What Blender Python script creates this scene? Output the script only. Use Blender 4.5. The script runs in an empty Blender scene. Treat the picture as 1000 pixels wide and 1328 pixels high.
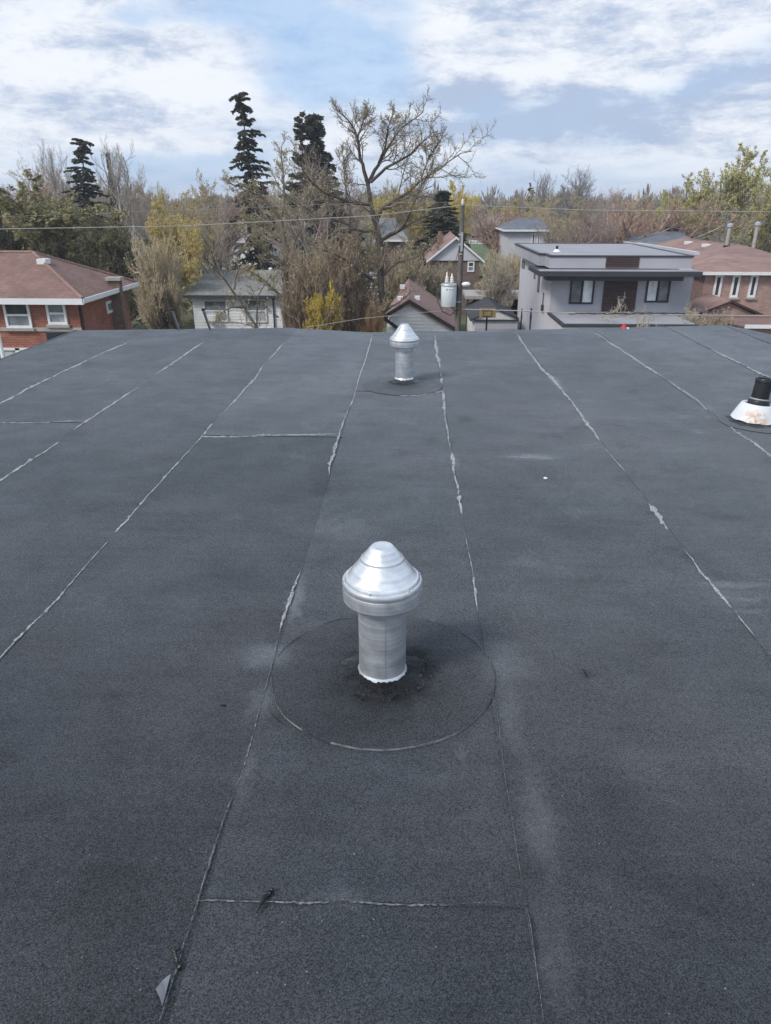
import bpy, math, random
import numpy as np
from mathutils import Vector, Matrix, noise as mnoise

C = bpy.context.scene.collection
SC = bpy.context.scene
rnd = random.Random(7)

# ------------------------------------------------------------------ camera, sky, sun, exposure
EYE = Vector((0, 0, 10.0))
FPX = 940.0
PITCH = math.atan(405 / FPX)
YAW = math.atan(35 / FPX * math.cos(PITCH))
cam_d = bpy.data.cameras.new('camera')
cam_d.sensor_fit = 'VERTICAL'; cam_d.sensor_height = 24.0; cam_d.lens = 24.0 * FPX / 1328
cam_d.clip_start = 0.05; cam_d.clip_end = 6000
cam = bpy.data.objects.new('camera', cam_d); C.objects.link(cam)
cam.location = EYE
cam.rotation_euler = (math.pi / 2 - PITCH, 0, YAW)
SC.camera = cam
MROT = cam.rotation_euler.to_matrix()

def ray(px, py): return MROT @ Vector(((px - 500) / FPX, (664 - py) / FPX, -1.0))
def W(px, py, Y):            # point of the pixel's line of sight at northing Y
    r = ray(px, py); t = Y / r.y
    return EYE + r * t
def Q(px, py, z):            # ... at height z
    r = ray(px, py); t = (z - EYE.z) / r.z
    return EYE + r * t
def S(px, py, X):            # ... at easting X
    r = ray(px, py); t = X / r.x
    return EYE + r * t

SUN_EL, SUN_AZ = math.radians(43), math.radians(-130)     # azimuth clockwise from +Y
world = bpy.data.worlds.new('World'); SC.world = world; world.use_nodes = True
wn, wl = world.node_tree.nodes, world.node_tree.links
wn.clear()

class G:                      # tiny node-graph helper
    def __init__(s, tree): s.n, s.l = tree.nodes, tree.links
    def inp(s, sock, v):
        if v is None: return
        if isinstance(v, bpy.types.NodeSocket): s.l.new(v, sock)
        else:
            try: sock.default_value = v
            except Exception: sock.default_value = (v[0], v[1], v[2], 1) if len(v) == 3 else v
    def node(s, t, **k):
        n = s.n.new(t)
        for a, b in k.items(): setattr(n, a, b)
        return n
    def m(s, op, a, b=None, c=None, clamp=False):
        n = s.node('ShaderNodeMath', operation=op, use_clamp=clamp)
        s.inp(n.inputs[0], a); s.inp(n.inputs[1], b)
        if c is not None: s.inp(n.inputs[2], c)
        return n.outputs[0]
    def v(s, op, a, b=None):
        n = s.node('ShaderNodeVectorMath', operation=op); s.inp(n.inputs[0], a)
        if b is not None: s.inp(n.inputs[1], b)
        return n.outputs['Value'] if op in ('LENGTH', 'DOT_PRODUCT', 'DISTANCE') else n.outputs[0]
    def comb(s, x, y, z=0.0):
        n = s.node('ShaderNodeCombineXYZ'); s.inp(n.inputs[0], x); s.inp(n.inputs[1], y); s.inp(n.inputs[2], z); return n.outputs[0]
    def sep(s, a):
        n = s.node('ShaderNodeSeparateXYZ'); s.inp(n.inputs[0], a); return n.outputs
    def noise(s, vec, scale, detail=4, rough=.55, dist=0.0, col=False):
        n = s.node('ShaderNodeTexNoise'); s.inp(n.inputs['Vector'], vec)
        n.inputs['Scale'].default_value = scale; n.inputs['Detail'].default_value = detail
        n.inputs['Roughness'].default_value = rough; n.inputs['Distortion'].default_value = dist
        return n.outputs['Color' if col else 0]
    def mix(s, f, a, b, mode='MIX'):
        n = s.node('ShaderNodeMix', data_type='RGBA', blend_type=mode, clamp_factor=True)
        s.inp(n.inputs[0], f); s.inp(n.inputs[6], a); s.inp(n.inputs[7], b); return n.outputs[2]
    def rng(s, v, a, b, c=0., d=1., smooth=True):
        n = s.node('ShaderNodeMapRange', interpolation_type='SMOOTHSTEP' if smooth else 'LINEAR', clamp=True) if smooth else s.node('ShaderNodeMapRange')
        s.inp(n.inputs[0], v)
        for i, q in enumerate((a, b, c, d)): n.inputs[i + 1].default_value = q
        return n.outputs[0]
    def blob(s, vec, cx, cy, rx, ry, amt, inner=.15):
        d = s.v('SUBTRACT', vec, (cx, cy, 0)); d = s.v('MULTIPLY', d, (1 / rx, 1 / ry, 0))
        return s.m('MULTIPLY', s.rng(s.v('LENGTH', d), inner, 1.0, 1.0, 0.0), amt)
    def sum(s, L):
        r = L[0]
        for q in L[1:]: r = s.m('ADD', r, q)
        return r
    def bump(s, h, strength, dist):
        n = s.node('ShaderNodeBump'); n.inputs['Strength'].default_value = strength; n.inputs['Distance'].default_value = dist
        s.inp(n.inputs['Height'], h); return n.outputs[0]

g = G(world.node_tree)
sky = g.node('ShaderNodeTexSky', sky_type='NISHITA', sun_disc=False)
sky.sun_elevation = SUN_EL; sky.sun_rotation = SUN_AZ; sky.air_density = 1.0; sky.dust_density = 1.2; sky.ozone_density = 1.6
dirv = g.node('ShaderNodeTexCoord').outputs['Generated']
dx, dy, dz = g.sep(dirv)
zz = g.m('ADD', g.m('MAXIMUM', dz, 0.0), 0.13)
plane = g.comb(g.m('DIVIDE', dx, zz), g.m('DIVIDE', dy, zz), 0.0)          # clouds lie on a high level sheet
azel = g.comb(g.m('ARCTAN2', dx, dy), g.m('ARCSINE', dz), 0.0)
wob = g.noise(dirv, 5.0, 5, .6, col=True)
azw = g.v('ADD', azel, g.v('MULTIPLY', g.v('SUBTRACT', wob, (.5, .5, .5)), (.16, .10, 0)))
def A(px, py):
    r = ray(px, py).normalized(); return math.atan2(r.x, r.y), math.asin(r.z)
def sblob(px, py, wx, wy, amt):
    a, e = A(px, py); return g.blob(azw, a, e, wx / FPX, wy / FPX, amt)
n1 = g.noise(plane, 0.75, 10, .62, .35)
n2 = g.noise(g.v('ADD', plane, (7.3, 2.1, 0)), 2.3, 8, .62, .25)
n3 = g.noise(plane, 0.42, 4, .5, .3)
puff = g.noise(g.v('MULTIPLY', dirv, (11., 11., 34.)), 1.0, 11, .72, .2)        # heaped cloudlets lower down
puff2 = g.noise(g.v('MULTIPLY', dirv, (4.5, 4.5, 12.)), 1.0, 7, .6, .6)
low = g.rng(dz, .02, .32, 1.0, .45)
cover = g.sum([g.m('MULTIPLY', n1, .55), g.m('MULTIPLY', n2, .3), g.m('MULTIPLY', g.m('MULTIPLY', puff, low), .5), g.m('MULTIPLY', puff2, .35),
               sblob(440, 85, 150, 70, -.30), sblob(330, 8, 110, 30, -.2), sblob(215, 212, 200, 30, -.26), sblob(520, 30, 70, 90, -.10),
               sblob(640, 228, 260, 34, -.12), sblob(330, 185, 70, 40, -.10), sblob(760, 30, 330, 70, .22), sblob(110, 60, 260, 100, .14), sblob(470, 28, 80, 20, .16), sblob(180, 15, 60, 20, -.16)])
cov = g.rng(cover, .58, .90, .30, 1.0)
shade = g.sum([g.m('MULTIPLY', n2, .35), g.m('MULTIPLY', n3, .3), g.m('MULTIPLY', puff, 1.3),
               sblob(755, 140, 280, 48, .36), sblob(600, 112, 120, 26, .18), sblob(110, 130, 150, 30, .16), sblob(640, 165, 150, 20, .14), sblob(980, 105, 130, 50, .14), sblob(900, 30, 200, 50, .05),
               sblob(835, 92, 80, 16, -.16), sblob(560, 140, 90, 14, -.14), sblob(725, 122, 70, 9, -.14), sblob(960, 130, 60, 14, -.12), sblob(280, 95, 120, 40, -.10)])
shd = g.rng(shade, .86, 1.28)
ccol = g.mix(shd, (7.3, 7.6, 8.1), (3.7, 4.5, 6.0))
blue = g.mix(.65, sky.outputs[0], (3.1, 5.1, 8.2))
skyc = g.mix(cov, blue, ccol)
horiz = g.rng(dz, -.02, .07, .35, 0.0)
skyc = g.mix(horiz, skyc, (5.4, 6.6, 8.2))
bg = g.node('ShaderNodeBackground'); g.inp(bg.inputs[0], skyc); bg.inputs[1].default_value = 0.1
wo = g.node('ShaderNodeOutputWorld'); wl.new(bg.outputs[0], wo.inputs[0])

sun_d = bpy.data.lights.new('sun', 'SUN'); sun_d.energy = 2.2; sun_d.angle = math.radians(14); sun_d.color = (1.0, .93, .84)
sun = bpy.data.objects.new('sun', sun_d); C.objects.link(sun)
sdir = Vector((math.sin(SUN_AZ) * math.cos(SUN_EL), math.cos(SUN_AZ) * math.cos(SUN_EL), math.sin(SUN_EL)))
sun.rotation_euler = sdir.to_track_quat('Z', 'Y').to_euler()
SC.view_settings.view_transform = 'Standard'; SC.view_settings.look = 'None'
SC.view_settings.exposure = 0.36; SC.view_settings.gamma = 1.0; SC.view_settings.use_curve_mapping = False

# ------------------------------------------------------------------ materials
def newmat(name):
    m = bpy.data.materials.new(name); m.use_nodes = True
    gg = G(m.node_tree); b = m.node_tree.nodes['Principled BSDF']
    return m, gg, b
def objco(gg): return gg.node('ShaderNodeTexCoord').outputs['Object']
def plain(name, col, rough=.7, metal=0., var=.15, scale=3.0, bump=0., spec=.4, bscale=40):
    m, gg, b = newmat(name)
    co = objco(gg); n = gg.noise(co, scale, 5, .6)
    k = gg.rng(n, .3, .7, 1 - var, 1 + var, False)
    gg.inp(b.inputs['Base Color'], gg.mix(1.0, col, gg.comb(k, k, k), 'MULTIPLY'))
    b.inputs['Roughness'].default_value = rough; b.inputs['Metallic'].default_value = metal
    b.inputs['Specular IOR Level'].default_value = spec
    if bump: gg.inp(b.inputs['Normal'], gg.bump(gg.noise(co, bscale, 4, .6), bump, .01))
    return m
def brickmat(name, c1, c2, mortar, bw=.22, bh=.075, ms=.012, rough=.9, bump=.4, stain=.2):
    m, gg, b = newmat(name)
    x, y, z = gg.sep(objco(gg))
    vec = gg.comb(gg.m('ADD', x, y), z, 0.)
    t = gg.node('ShaderNodeTexBrick'); gg.inp(t.inputs['Vector'], vec)
    t.inputs['Scale'].default_value = 1.0; t.inputs['Mortar Size'].default_value = ms
    t.inputs['Brick Width'].default_value = bw; t.inputs['Row Height'].default_value = bh
    t.inputs['Color1'].default_value = (*c1, 1); t.inputs['Color2'].default_value = (*c2, 1); t.inputs['Mortar'].default_value = (*mortar, 1)
    n = gg.noise(objco(gg), .9, 5, .65); k = gg.rng(n, .3, .7, 1 - stain, 1 + stain, False)
    n2 = gg.noise(gg.comb(gg.m('MULTIPLY', gg.m('ADD', x, y), 3.0), gg.m('MULTIPLY', z, 9.0), 0.), 1.0, 2, .6)
    k2 = gg.m('MULTIPLY', k, gg.rng(n2, .25, .75, .82, 1.18, False))
    gg.inp(b.inputs['Base Color'], gg.mix(1.0, t.outputs[0], gg.comb(k2, k2, k2), 'MULTIPLY'))
    b.inputs['Roughness'].default_value = rough; b.inputs['Specular IOR Level'].default_value = .2
    gg.inp(b.inputs['Normal'], gg.bump(t.outputs[1], -bump, .01))
    return m
def shinglemat(name, c1, c2, dark):
    m, gg, b = newmat(name)
    x, y, z = gg.sep(objco(gg))
    vec = gg.comb(gg.m('ADD', x, y), gg.m('MULTIPLY', z, 2.0), 0.)
    t = gg.node('ShaderNodeTexBrick'); gg.inp(t.inputs['Vector'], vec); t.offset = .5
    t.inputs['Scale'].default_value = 1.0; t.inputs['Mortar Size'].default_value = .012; t.inputs['Mortar Smooth'].default_value = .6
    t.inputs['Brick Width'].default_value = .33; t.inputs['Row Height'].default_value = .14
    t.inputs['Color1'].default_value = (*c1, 1); t.inputs['Color2'].default_value = (*c2, 1); t.inputs['Mortar'].default_value = (*dark, 1)
    n = gg.noise(objco(gg), .55, 6, .65); k = gg.rng(n, .3, .7, .74, 1.22, False)
    gr = gg.noise(objco(gg), 30, 3, .7); k = gg.m('MULTIPLY', k, gg.rng(gr, .3, .7, .85, 1.15, False))
    gg.inp(b.inputs['Base Color'], gg.mix(1.0, t.outputs[0], gg.comb(k, k, k), 'MULTIPLY'))
    b.inputs['Roughness'].default_value = .9; b.inputs['Specular IOR Level'].default_value = .25
    gg.inp(b.inputs['Normal'], gg.bump(gg.m('ADD', t.outputs[1], gg.m('MULTIPLY', gr, -.4)), -.5, .01))
    return m

RZ = EYE.z - 1.8                     # membrane level of the roof we stand on
def qb(px, py, rx, ry):              # a pixel ellipse as an ellipse on the roof
    c = Q(px, py, RZ); a = Q(px + rx, py, RZ); b_ = Q(px, py - ry, RZ); d_ = Q(px, py + ry, RZ)
    return c.x, c.y, abs(a.x - c.x), abs(b_.y - d_.y) / 2

def membrane(name, tone=1.0, pale=0.0):
    m, gg, b = newmat(name)
    co = objco(gg)
    big = gg.noise(co, .55, 4, .6); mid = gg.noise(co, 3.2, 5, .65); fine = gg.noise(co, 210, 2, .8)
    brush = gg.noise(gg.v('MULTIPLY', co, (1.2, 14, 1)), 1.0, 4, .65)
    wob_ = gg.noise(co, 9, 5, .7, col=True)
    cw = gg.v('ADD', co, gg.v('MULTIPLY', gg.v('SUBTRACT', wob_, (.5, .5, .5)), (.16, .16, 0)))
    st = []
    for px, py, rx, ry, amt in STAINS:
        cx, cy, ex, ey = qb(px, py, rx, ry); st.append(gg.blob(cw, cx, cy, ex, ey, amt, .0))
    pos = gg.sum([s_ for s_, t_ in zip(st, STAINS) if t_[4] > 0]); neg = gg.sum([s_ for s_, t_ in zip(st, STAINS) if t_[4] < 0])
    spk = gg.noise(co, 34, 4, .75)
    pos = gg.m('MULTIPLY', pos, gg.rng(spk, .30, .66, .45, 1.25, False), clamp=True)
    neg = gg.m('MULTIPLY', neg, gg.rng(spk, .35, .6, .75, 1.1, False))
    k = gg.m('MULTIPLY', gg.rng(big, .3, .7, .84, 1.16, False), gg.rng(mid, .3, .7, .86, 1.15, False))
    k = gg.m('MULTIPLY', k, gg.rng(brush, .3, .7, .93, 1.08, False))
    k = gg.m('MULTIPLY', k, gg.m('MAXIMUM', .38, gg.m('ADD', 1.0, gg.m('MULTIPLY', neg, .85))))
    ob = gg.node('ShaderNodeObjectInfo').outputs['Random']
    k = gg.m('MULTIPLY', k, gg.rng(ob, 0, 1, .88, 1.14, False))
    spot = gg.noise(gg.v('ADD', co, (3.7, 1.1, 0)), 1.6, 6, .7, .6); k = gg.m('MULTIPLY', k, gg.rng(spot, .56, .70, 1.0, .80)); k = gg.m('MULTIPLY', k, gg.rng(spot, .30, .42, 1.22, 1.0))
    base = gg.mix(gg.rng(big, .35, .65), (.0175 * tone, .0212 * tone, .0262 * tone), (.0225 * tone, .0230 * tone, .0265 * tone))
    # mineral granules: dark bitumen showing between pale and dark chips
    vor = gg.node('ShaderNodeTexVoronoi'); gg.inp(vor.inputs['Vector'], co); vor.inputs['Scale'].default_value = 330
    chip = gg.sep(vor.outputs['Color'])[0]
    gran = gg.m('MULTIPLY', gg.rng(chip, 0, 1, .35, 1.72, False), gg.rng(fine, .25, .75, .5, 1.5, False))
    base = gg.mix(1.0, base, gg.comb(k, k, k), 'MULTIPLY')
    base = gg.mix(1.0, base, gg.comb(gran, gran, gran), 'MULTIPLY')
    base = gg.mix(gg.m('ADD', gg.m('MULTIPLY', pos, .85), pale), base, (.10, .105, .112))
    gg.inp(b.inputs['Base Color'], base)
    b.inputs['Roughness'].default_value = .60; b.inputs['Sheen Roughness'].default_value = .45; b.inputs['Sheen Tint'].default_value = (.84, .93, 1., 1)
    # chips, dirt and tar scatter light unevenly: their gloss and dust follow the same pattern as their colour
    kk_ = gg.m('MULTIPLY', gg.m('ADD', k, gg.m('MULTIPLY', pos, .62)), gg.m('ADD', .35, gg.m('MULTIPLY', gran, .66)))
    gg.inp(b.inputs['Specular IOR Level'], gg.m('MULTIPLY', kk_, .42)); gg.inp(b.inputs['Sheen Weight'], gg.m('MULTIPLY', kk_, .265))
    hh = gg.sum([gg.m('MULTIPLY', chip, .5), gg.m('MULTIPLY', fine, .8), gg.m('MULTIPLY', spk, .8)])
    gg.inp(b.inputs['Normal'], gg.bump(hh, .55, .004))
    return m
STAINS = [  # worn pale rubs (+), dark tar and other darker patches (-) on the membrane
 (345, 850, 48, 24, .8), (384, 775, 13, 48, .9), (338, 905, 22, 40, .55), (318, 1000, 16, 70, .35), (655, 862, 60, 40, .45), (664, 930, 22, 60, .4),
 (700, 1060, 34, 120, .45), (715, 1240, 40, 120, .35), (690, 593, 62, 6, .7), (592, 600, 9, 12, .6), (722, 496, 9, 12, .8), (950, 758, 70, 5, .5), (975, 776, 50, 4, .45), (970, 792, 50, 4, .4), (950, 770, 70, 22, .2), (800, 640, 40, 14, .2), (560, 1010, 50, 20, .2), (420, 690, 60, 14, .2), (230, 780, 50, 30, .15), (830, 980, 80, 40, .16),
 (455, 475, 14, 5, .3), (440, 1160, 40, 14, .4), (905, 560, 16, 6, .5), (600, 985, 8, 26, .35), (990, 465, 30, 4, .4),
 (500, 868, 135, 84, -.6), (505, 876, 84, 50, -.6), (540, 866, 34, 34, -.4), (506, 874, 56, 32, -.5), (145, 1130, 62, 30, -.2), (150, 900, 24, 11, -.3), (603, 543, 18, 9, -.4), (990, 545, 66, 17, -.45),
 (522, 500, 40, 8, -.55), (550, 492, 26, 7, -.3), (760, 875, 26, 8, -.3), (330, 620, 40, 14, -.12), (820, 1130, 60, 40, -.15), (60, 1050, 40, 20, -.18), (650, 250 + 900, 12, 12, -.2)]
M = {}
M['membrane'] = membrane('roofing_membrane')
M['patchm'] = membrane('patch_membrane', .84)
def beadmat(pale=(.36, .37, .38), lo=.36):
    m, gg, b = newmat('worn_seam')
    co = objco(gg); n = gg.noise(co, 60, 4, .8); n2 = gg.noise(co, 9, 4, .7)
    f = gg.m('MULTIPLY', gg.rng(n, lo, lo + .18), gg.rng(n2, .32, .50, .25, 1.0))
    gg.inp(b.inputs['Base Color'], gg.mix(f, (.06, .065, .071), pale))
    b.inputs['Roughness'].default_value = .7
    gg.inp(b.inputs['Normal'], gg.bump(n, .6, .004)); return m
M['bead'] = beadmat()
M['bead_near'] = beadmat((.20, .21, .22), .42)
M['rimline'] = plain('dull_patch_rim', (.15, .155, .165), .75, var=.55, scale=26)
M['tar'] = plain('tar', (.036, .036, .038), .7, var=.5, scale=30, bump=.9, bscale=70)
M['tar_gloss'] = plain('wet_looking_tar', (.012, .012, .013), .35, var=.3, scale=30, bump=.5)
M['flap'] = plain('bare_membrane', (.17, .18, .195), .6, var=.2, scale=20)
M['white'] = plain('white_paint', (.74, .75, .76), .5, var=.06)
M['offwhite'] = plain('off_white_siding', (.76, .77, .79), .6, var=.08, scale=1.2)
M['black'] = plain('black_metal', (.02, .021, .024), .45, var=.1)
M['darkgrey'] = plain('dark_fascia', (.045, .048, .055), .5, var=.1)
M['blackpipe'] = plain('black_pipe', (.018, .019, .021), .42, var=.3, scale=20)
M['stucco'] = plain('grey_stucco', (.38, .38, .42), .9, var=.06, scale=.8, bump=.3, bscale=60)
M['stucco2'] = plain('pale_stucco', (.52, .52, .56), .9, var=.06, scale=.8, bump=.3, bscale=60)
M['flatroof'] = plain('flat_roof_membrane', (.31, .31, .33), .8, var=.12, scale=.5)
M['brick_red'] = brickmat('red_brick', (.30, .092, .056), (.24, .07, .045), (.27, .18, .15))
M['brick_brown'] = brickmat('brown_brick', (.17, .11, .085), (.125, .085, .065), (.20, .17, .15))
M['brick_pink'] = brickmat('pinkish_brick', (.40, .25, .21), (.33, .20, .17), (.36, .28, .25))
M['brick_dim'] = brickmat('buff_brick', (.24, .15, .12), (.19, .12, .09), (.24, .2, .17))
M['shingle_brown'] = shinglemat('brown_shingles', (.25, .16, .135), (.21, .13, .11), (.14, .09, .08))
M['shingle_pink'] = shinglemat('rosy_brown_shingles', (.31, .205, .18), (.26, .17, .15), (.18, .12, .105))
M['shingle_grey'] = shinglemat('grey_shingles', (.26, .26, .24), (.21, .21, .20), (.14, .14, .14))
M['shingle_dark'] = shinglemat('dark_shingles', (.075, .078, .088), (.055, .058, .066), (.035, .035, .04))
M['shingle_blue'] = shinglemat('blue_grey_shingles', (.17, .185, .21), (.13, .145, .17), (.1, .1, .12))
M['stone'] = plain('stone_sill', (.36, .34, .32), .8, var=.15)
M['browntrim'] = plain('brown_trim', (.05, .03, .025), .5, var=.15)
M['wood'] = plain('dark_wood_board', (.055, .032, .028), .6, var=.3, scale=6)
M['pole'] = plain('weathered_pole_wood', (.13, .115, .105), .9, var=.3, scale=5, bump=.5)
M['galv'] = plain('galvanised_steel', (.50, .52, .54), .45, metal=.6, var=.1)
M['transformer'] = plain('grey_transformer_paint', (.58, .64, .66), .45, var=.06)
M['porcelain'] = plain('porcelain', (.7, .68, .64), .3, var=.05)
M['wire'] = plain('bare_wire', (.42, .41, .40), .5, var=.05)
M['cable'] = plain('black_cable', (.06, .06, .065), .6, var=.1)
M['red'] = plain('red_cloth', (.55, .03, .03), .6, var=.1)
M['backboard'] = plain('worn_backboard', (.40, .29, .13), .6, var=.35, scale=6)
M['car'] = plain('dark_car_paint', (.03, .035, .045), .25, var=.05)
M['concrete'] = plain('concrete', (.36, .35, .33), .9, var=.15)
M['fence'] = plain('fence_wood', (.12, .09, .07), .85, var=.25, scale=3)
def glassmat(name, col, rough=.08):
    m, gg, b = newmat(name); n = gg.noise(objco(gg), 1.4, 3, .5)
    gg.inp(b.inputs['Base Color'], gg.mix(gg.rng(n, .35, .65), col, tuple(c * 1.7 + .01 for c in col)))
    b.inputs['Roughness'].default_value = rough; b.inputs['Specular IOR Level'].default_value = .6; return m
M['glass'] = glassmat('window_glass', (.03, .035, .04))
M['glass_curtain'] = glassmat('window_with_blind', (.28, .30, .32), .15)
M['glass_white'] = glassmat('window_with_white_blind', (.50, .53, .56), .2)
M['glass_mid'] = glassmat('window_with_grey_curtain', (.13, .145, .16), .15)
def metalmat(name, base, rough):
    m, gg, b = newmat(name); co = objco(gg)
    x, y, z = gg.sep(co)
    st = gg.noise(gg.comb(gg.m('MULTIPLY', x, 2), gg.m('MULTIPLY', y, 2), gg.m('MULTIPLY', z, 60)), 1.0, 4, .6)
    sm = gg.noise(co, 14, 5, .65)
    k = gg.m('MULTIPLY', gg.rng(st, .3, .7, .76, 1.10, False), gg.rng(sm, .3, .7, .84, 1.10, False))
    gg.inp(b.inputs['Base Color'], gg.mix(1.0, base, gg.comb(k, k, k), 'MULTIPLY'))
    b.inputs['Metallic'].default_value = .72
    gg.inp(b.inputs['Roughness'], gg.rng(sm, .3, .7, rough - .06, rough + .12, False))
    gg.inp(b.inputs['Normal'], gg.bump(st, .12, .002)); return m
M['alu'] = metalmat('spun_aluminium', (.80, .82, .84), .33)
M['alu_dull'] = metalmat('dull_aluminium', (.60, .63, .66), .42)
def flashmat():
    m, gg, b = newmat('painted_flashing'); co = objco(gg)
    n = gg.noise(co, 16, 5, .7)
    r_ = gg.m('MULTIPLY', gg.rng(n, .40, .58), gg.blob(gg.comb(gg.sep(co)[0], gg.sep(co)[2]), -.06, .05, .13, .10, 1.0))
    gg.inp(b.inputs['Base Color'], gg.mix(r_, (.66, .68, .70), (.48, .27, .12)))
    b.inputs['Roughness'].default_value = .5; return m
M['flash'] = flashmat()

def foliagemat(name):
    m, gg, b = newmat(name)
    oi = gg.node('ShaderNodeObjectInfo'); ge = gg.node('ShaderNodeNewGeometry')
    k = gg.rng(ge.outputs['Random Per Island'], 0, 1, .6, 1.75, False)
    hue = gg.mix(gg.m('MULTIPLY', ge.outputs['Random Per Island'], .35), oi.outputs['Color'], (.34, .27, .15))
    gg.inp(b.inputs['Base Color'], gg.mix(1.0, hue, gg.comb(k, k, k), 'MULTIPLY'))
    b.inputs['Roughness'].default_value = .8; b.inputs['Specular IOR Level'].default_value = .15
    tr = gg.node('ShaderNodeBsdfTranslucent'); gg.inp(tr.inputs[0], gg.mix(1.0, hue, gg.comb(k, k, k), 'MULTIPLY'))
    mx = gg.node('ShaderNodeMixShader'); mx.inputs[0].default_value = .4; m.node_tree.links.new(b.outputs[0], mx.inputs[1]); m.node_tree.links.new(tr.outputs[0], mx.inputs[2])
    m.node_tree.links.new(mx.outputs[0], m.node_tree.nodes['Material Output'].inputs[0])
    return m
M['foliage'] = foliagemat('foliage')
def barkmat():
    m, gg, b = newmat('bark'); oi = gg.node('ShaderNodeObjectInfo'); co = objco(gg)
    n = gg.noise(gg.v('MULTIPLY', co, (3, 3, .7)), 2.0, 4, .7); k = gg.rng(n, .3, .7, .75, 1.6, False)
    gg.inp(b.inputs['Base Color'], gg.mix(1.0, oi.outputs['Color'], gg.comb(k, k, k), 'MULTIPLY'))
    b.inputs['Roughness'].default_value = .9; b.inputs['Specular IOR Level'].default_value = .15; return m
M['bark'] = barkmat()
def groundmat():
    m, gg, b = newmat('ground'); co = objco(gg)
    n = gg.noise(co, .035, 6, .65); f = gg.noise(co, .8, 5, .7)
    c = gg.mix(gg.rng(n, .42, .6), (.085, .105, .035), (.13, .105, .075))
    k = gg.rng(f, .3, .7, .7, 1.3, False)
    gg.inp(b.inputs['Base Color'], gg.mix(1.0, c, gg.comb(k, k, k), 'MULTIPLY')); b.inputs['Roughness'].default_value = .95; return m
M['ground'] = groundmat()
M['lawn'] = plain('lawn', (.10, .13, .06), .95, var=.2, scale=.3)

# ------------------------------------------------------------------ builders
def tag(o, label=None, cat=None, group=None, kind=None):
    if label: o['label'] = label
    if cat: o['category'] = cat
    if group: o['group'] = group
    if kind: o['kind'] = kind
    return o
def thing(name, label, cat, loc=(0, 0, 0), group=None):
    o = bpy.data.objects.new(name, None); C.objects.link(o); o.location = loc; o.empty_display_size = .3
    return tag(o, label, cat, group)
class MB:
    def __init__(s): s.v, s.f, s.sm = [], [], []
    def add(s, vs, fs, smooth=False):
        k = len(s.v); s.v += [tuple(p) for p in vs]; s.f += [tuple(i + k for i in q) for q in fs]; s.sm += [smooth] * len(fs); return s
    def box(s, x0, x1, y0, y1, z0, z1):
        if x0 > x1: x0, x1 = x1, x0
        if y0 > y1: y0, y1 = y1, y0
        if z0 > z1: z0, z1 = z1, z0
        return s.add([(x0, y0, z0), (x1, y0, z0), (x1, y1, z0), (x0, y1, z0), (x0, y0, z1), (x1, y0, z1), (x1, y1, z1), (x0, y1, z1)],
                     [(0, 3, 2, 1), (4, 5, 6, 7), (0, 1, 5, 4), (1, 2, 6, 5), (2, 3, 7, 6), (3, 0, 4, 7)])
    def prism(s, pts, d):    # polygon pushed by vector d
        n = len(pts); a = [Vector(p) for p in pts]; b = [p + Vector(d) for p in a]
        return s.add(a + b, [tuple(range(n)), tuple(reversed(range(n, 2 * n)))] + [(i, i + n, (i + 1) % n + n, (i + 1) % n) for i in range(n)])
    def tube(s, pts, r, k=8, cap=True, smooth=True):
        pts = [Vector(p) for p in pts]; n = len(pts); rs = r if isinstance(r, (list, tuple)) else [r] * n
        V, F = [], []
        for i, p in enumerate(pts):
            t = (pts[min(i + 1, n - 1)] - pts[max(i - 1, 0)]).normalized()
            ref = Vector((0, 0, 1)) if abs(t.z) < .9 else Vector((1, 0, 0))
            u = t.cross(ref).normalized(); w = t.cross(u)
            for j in range(k):
                a = 2 * math.pi * j / k; V.append(p + (u * math.cos(a) + w * math.sin(a)) * rs[i])
        for i in range(n - 1):
            for j in range(k): F.append((i * k + j, i * k + (j + 1) % k, (i + 1) * k + (j + 1) % k, (i + 1) * k + j))
        s.add(V, F, smooth)
        if cap: s.add(V[:k], [tuple(range(k))]); s.add(V[-k:], [tuple(reversed(range(k)))])
        return s
    def lathe(s, prof, k=48, wob=None, smooth=True):
        V, F = [], []
        for i, (r, z) in enumerate(prof):
            for j in range(k):
                a = 2 * math.pi * j / k; rr, z2 = wob(i, a, r, z) if wob else (r, z)
                V.append((rr * math.cos(a), rr * math.sin(a), z2))
        for i in range(len(prof) - 1):
            for j in range(k): F.append((i * k + j, i * k + (j + 1) % k, (i + 1) * k + (j + 1) % k, (i + 1) * k + j))
        return s.add(V, F, smooth)
    def ball(s, c, r, k=8, sz=1.0):
        prof = [(max(1e-4, r * math.sin(math.pi * i / k)), -r * math.cos(math.pi * i / k) * sz) for i in range(k + 1)]
        k0 = len(s.v); s.lathe(prof, k + 2); s.v[k0:] = [(x + c[0], y + c[1], z + c[2]) for x, y, z in s.v[k0:]]; return s
    def build(s, name, mat, parent=None, bevel=0., label=None, kind=None, col=None):
        me = bpy.data.meshes.new(name); me.from_pydata(s.v, [], s.f); me.update()
        me.polygons.foreach_set('use_smooth', s.sm)
        if any(s.sm): me.set_sharp_from_angle(angle=.62)
        me.materials.append(mat); o = bpy.data.objects.new(name, me); C.objects.link(o)
        if parent is not None:
            o.parent = parent
            base = Vector((0, 0, 0)); p = parent
            while p is not None: base += Vector(p.location); p = p.parent
            if s.world: me.transform(Matrix.Translation(-base))
        if bevel:
            b = o.modifiers.new('bevel', 'BEVEL'); b.width = bevel; b.segments = 2; b.limit_method = 'ANGLE'
        if label: o['label'] = label
        if kind: o['kind'] = kind
        if col: o.color = col
        return o
    world = False            # verts given in world space?
class WB(MB):
    world = True

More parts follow.
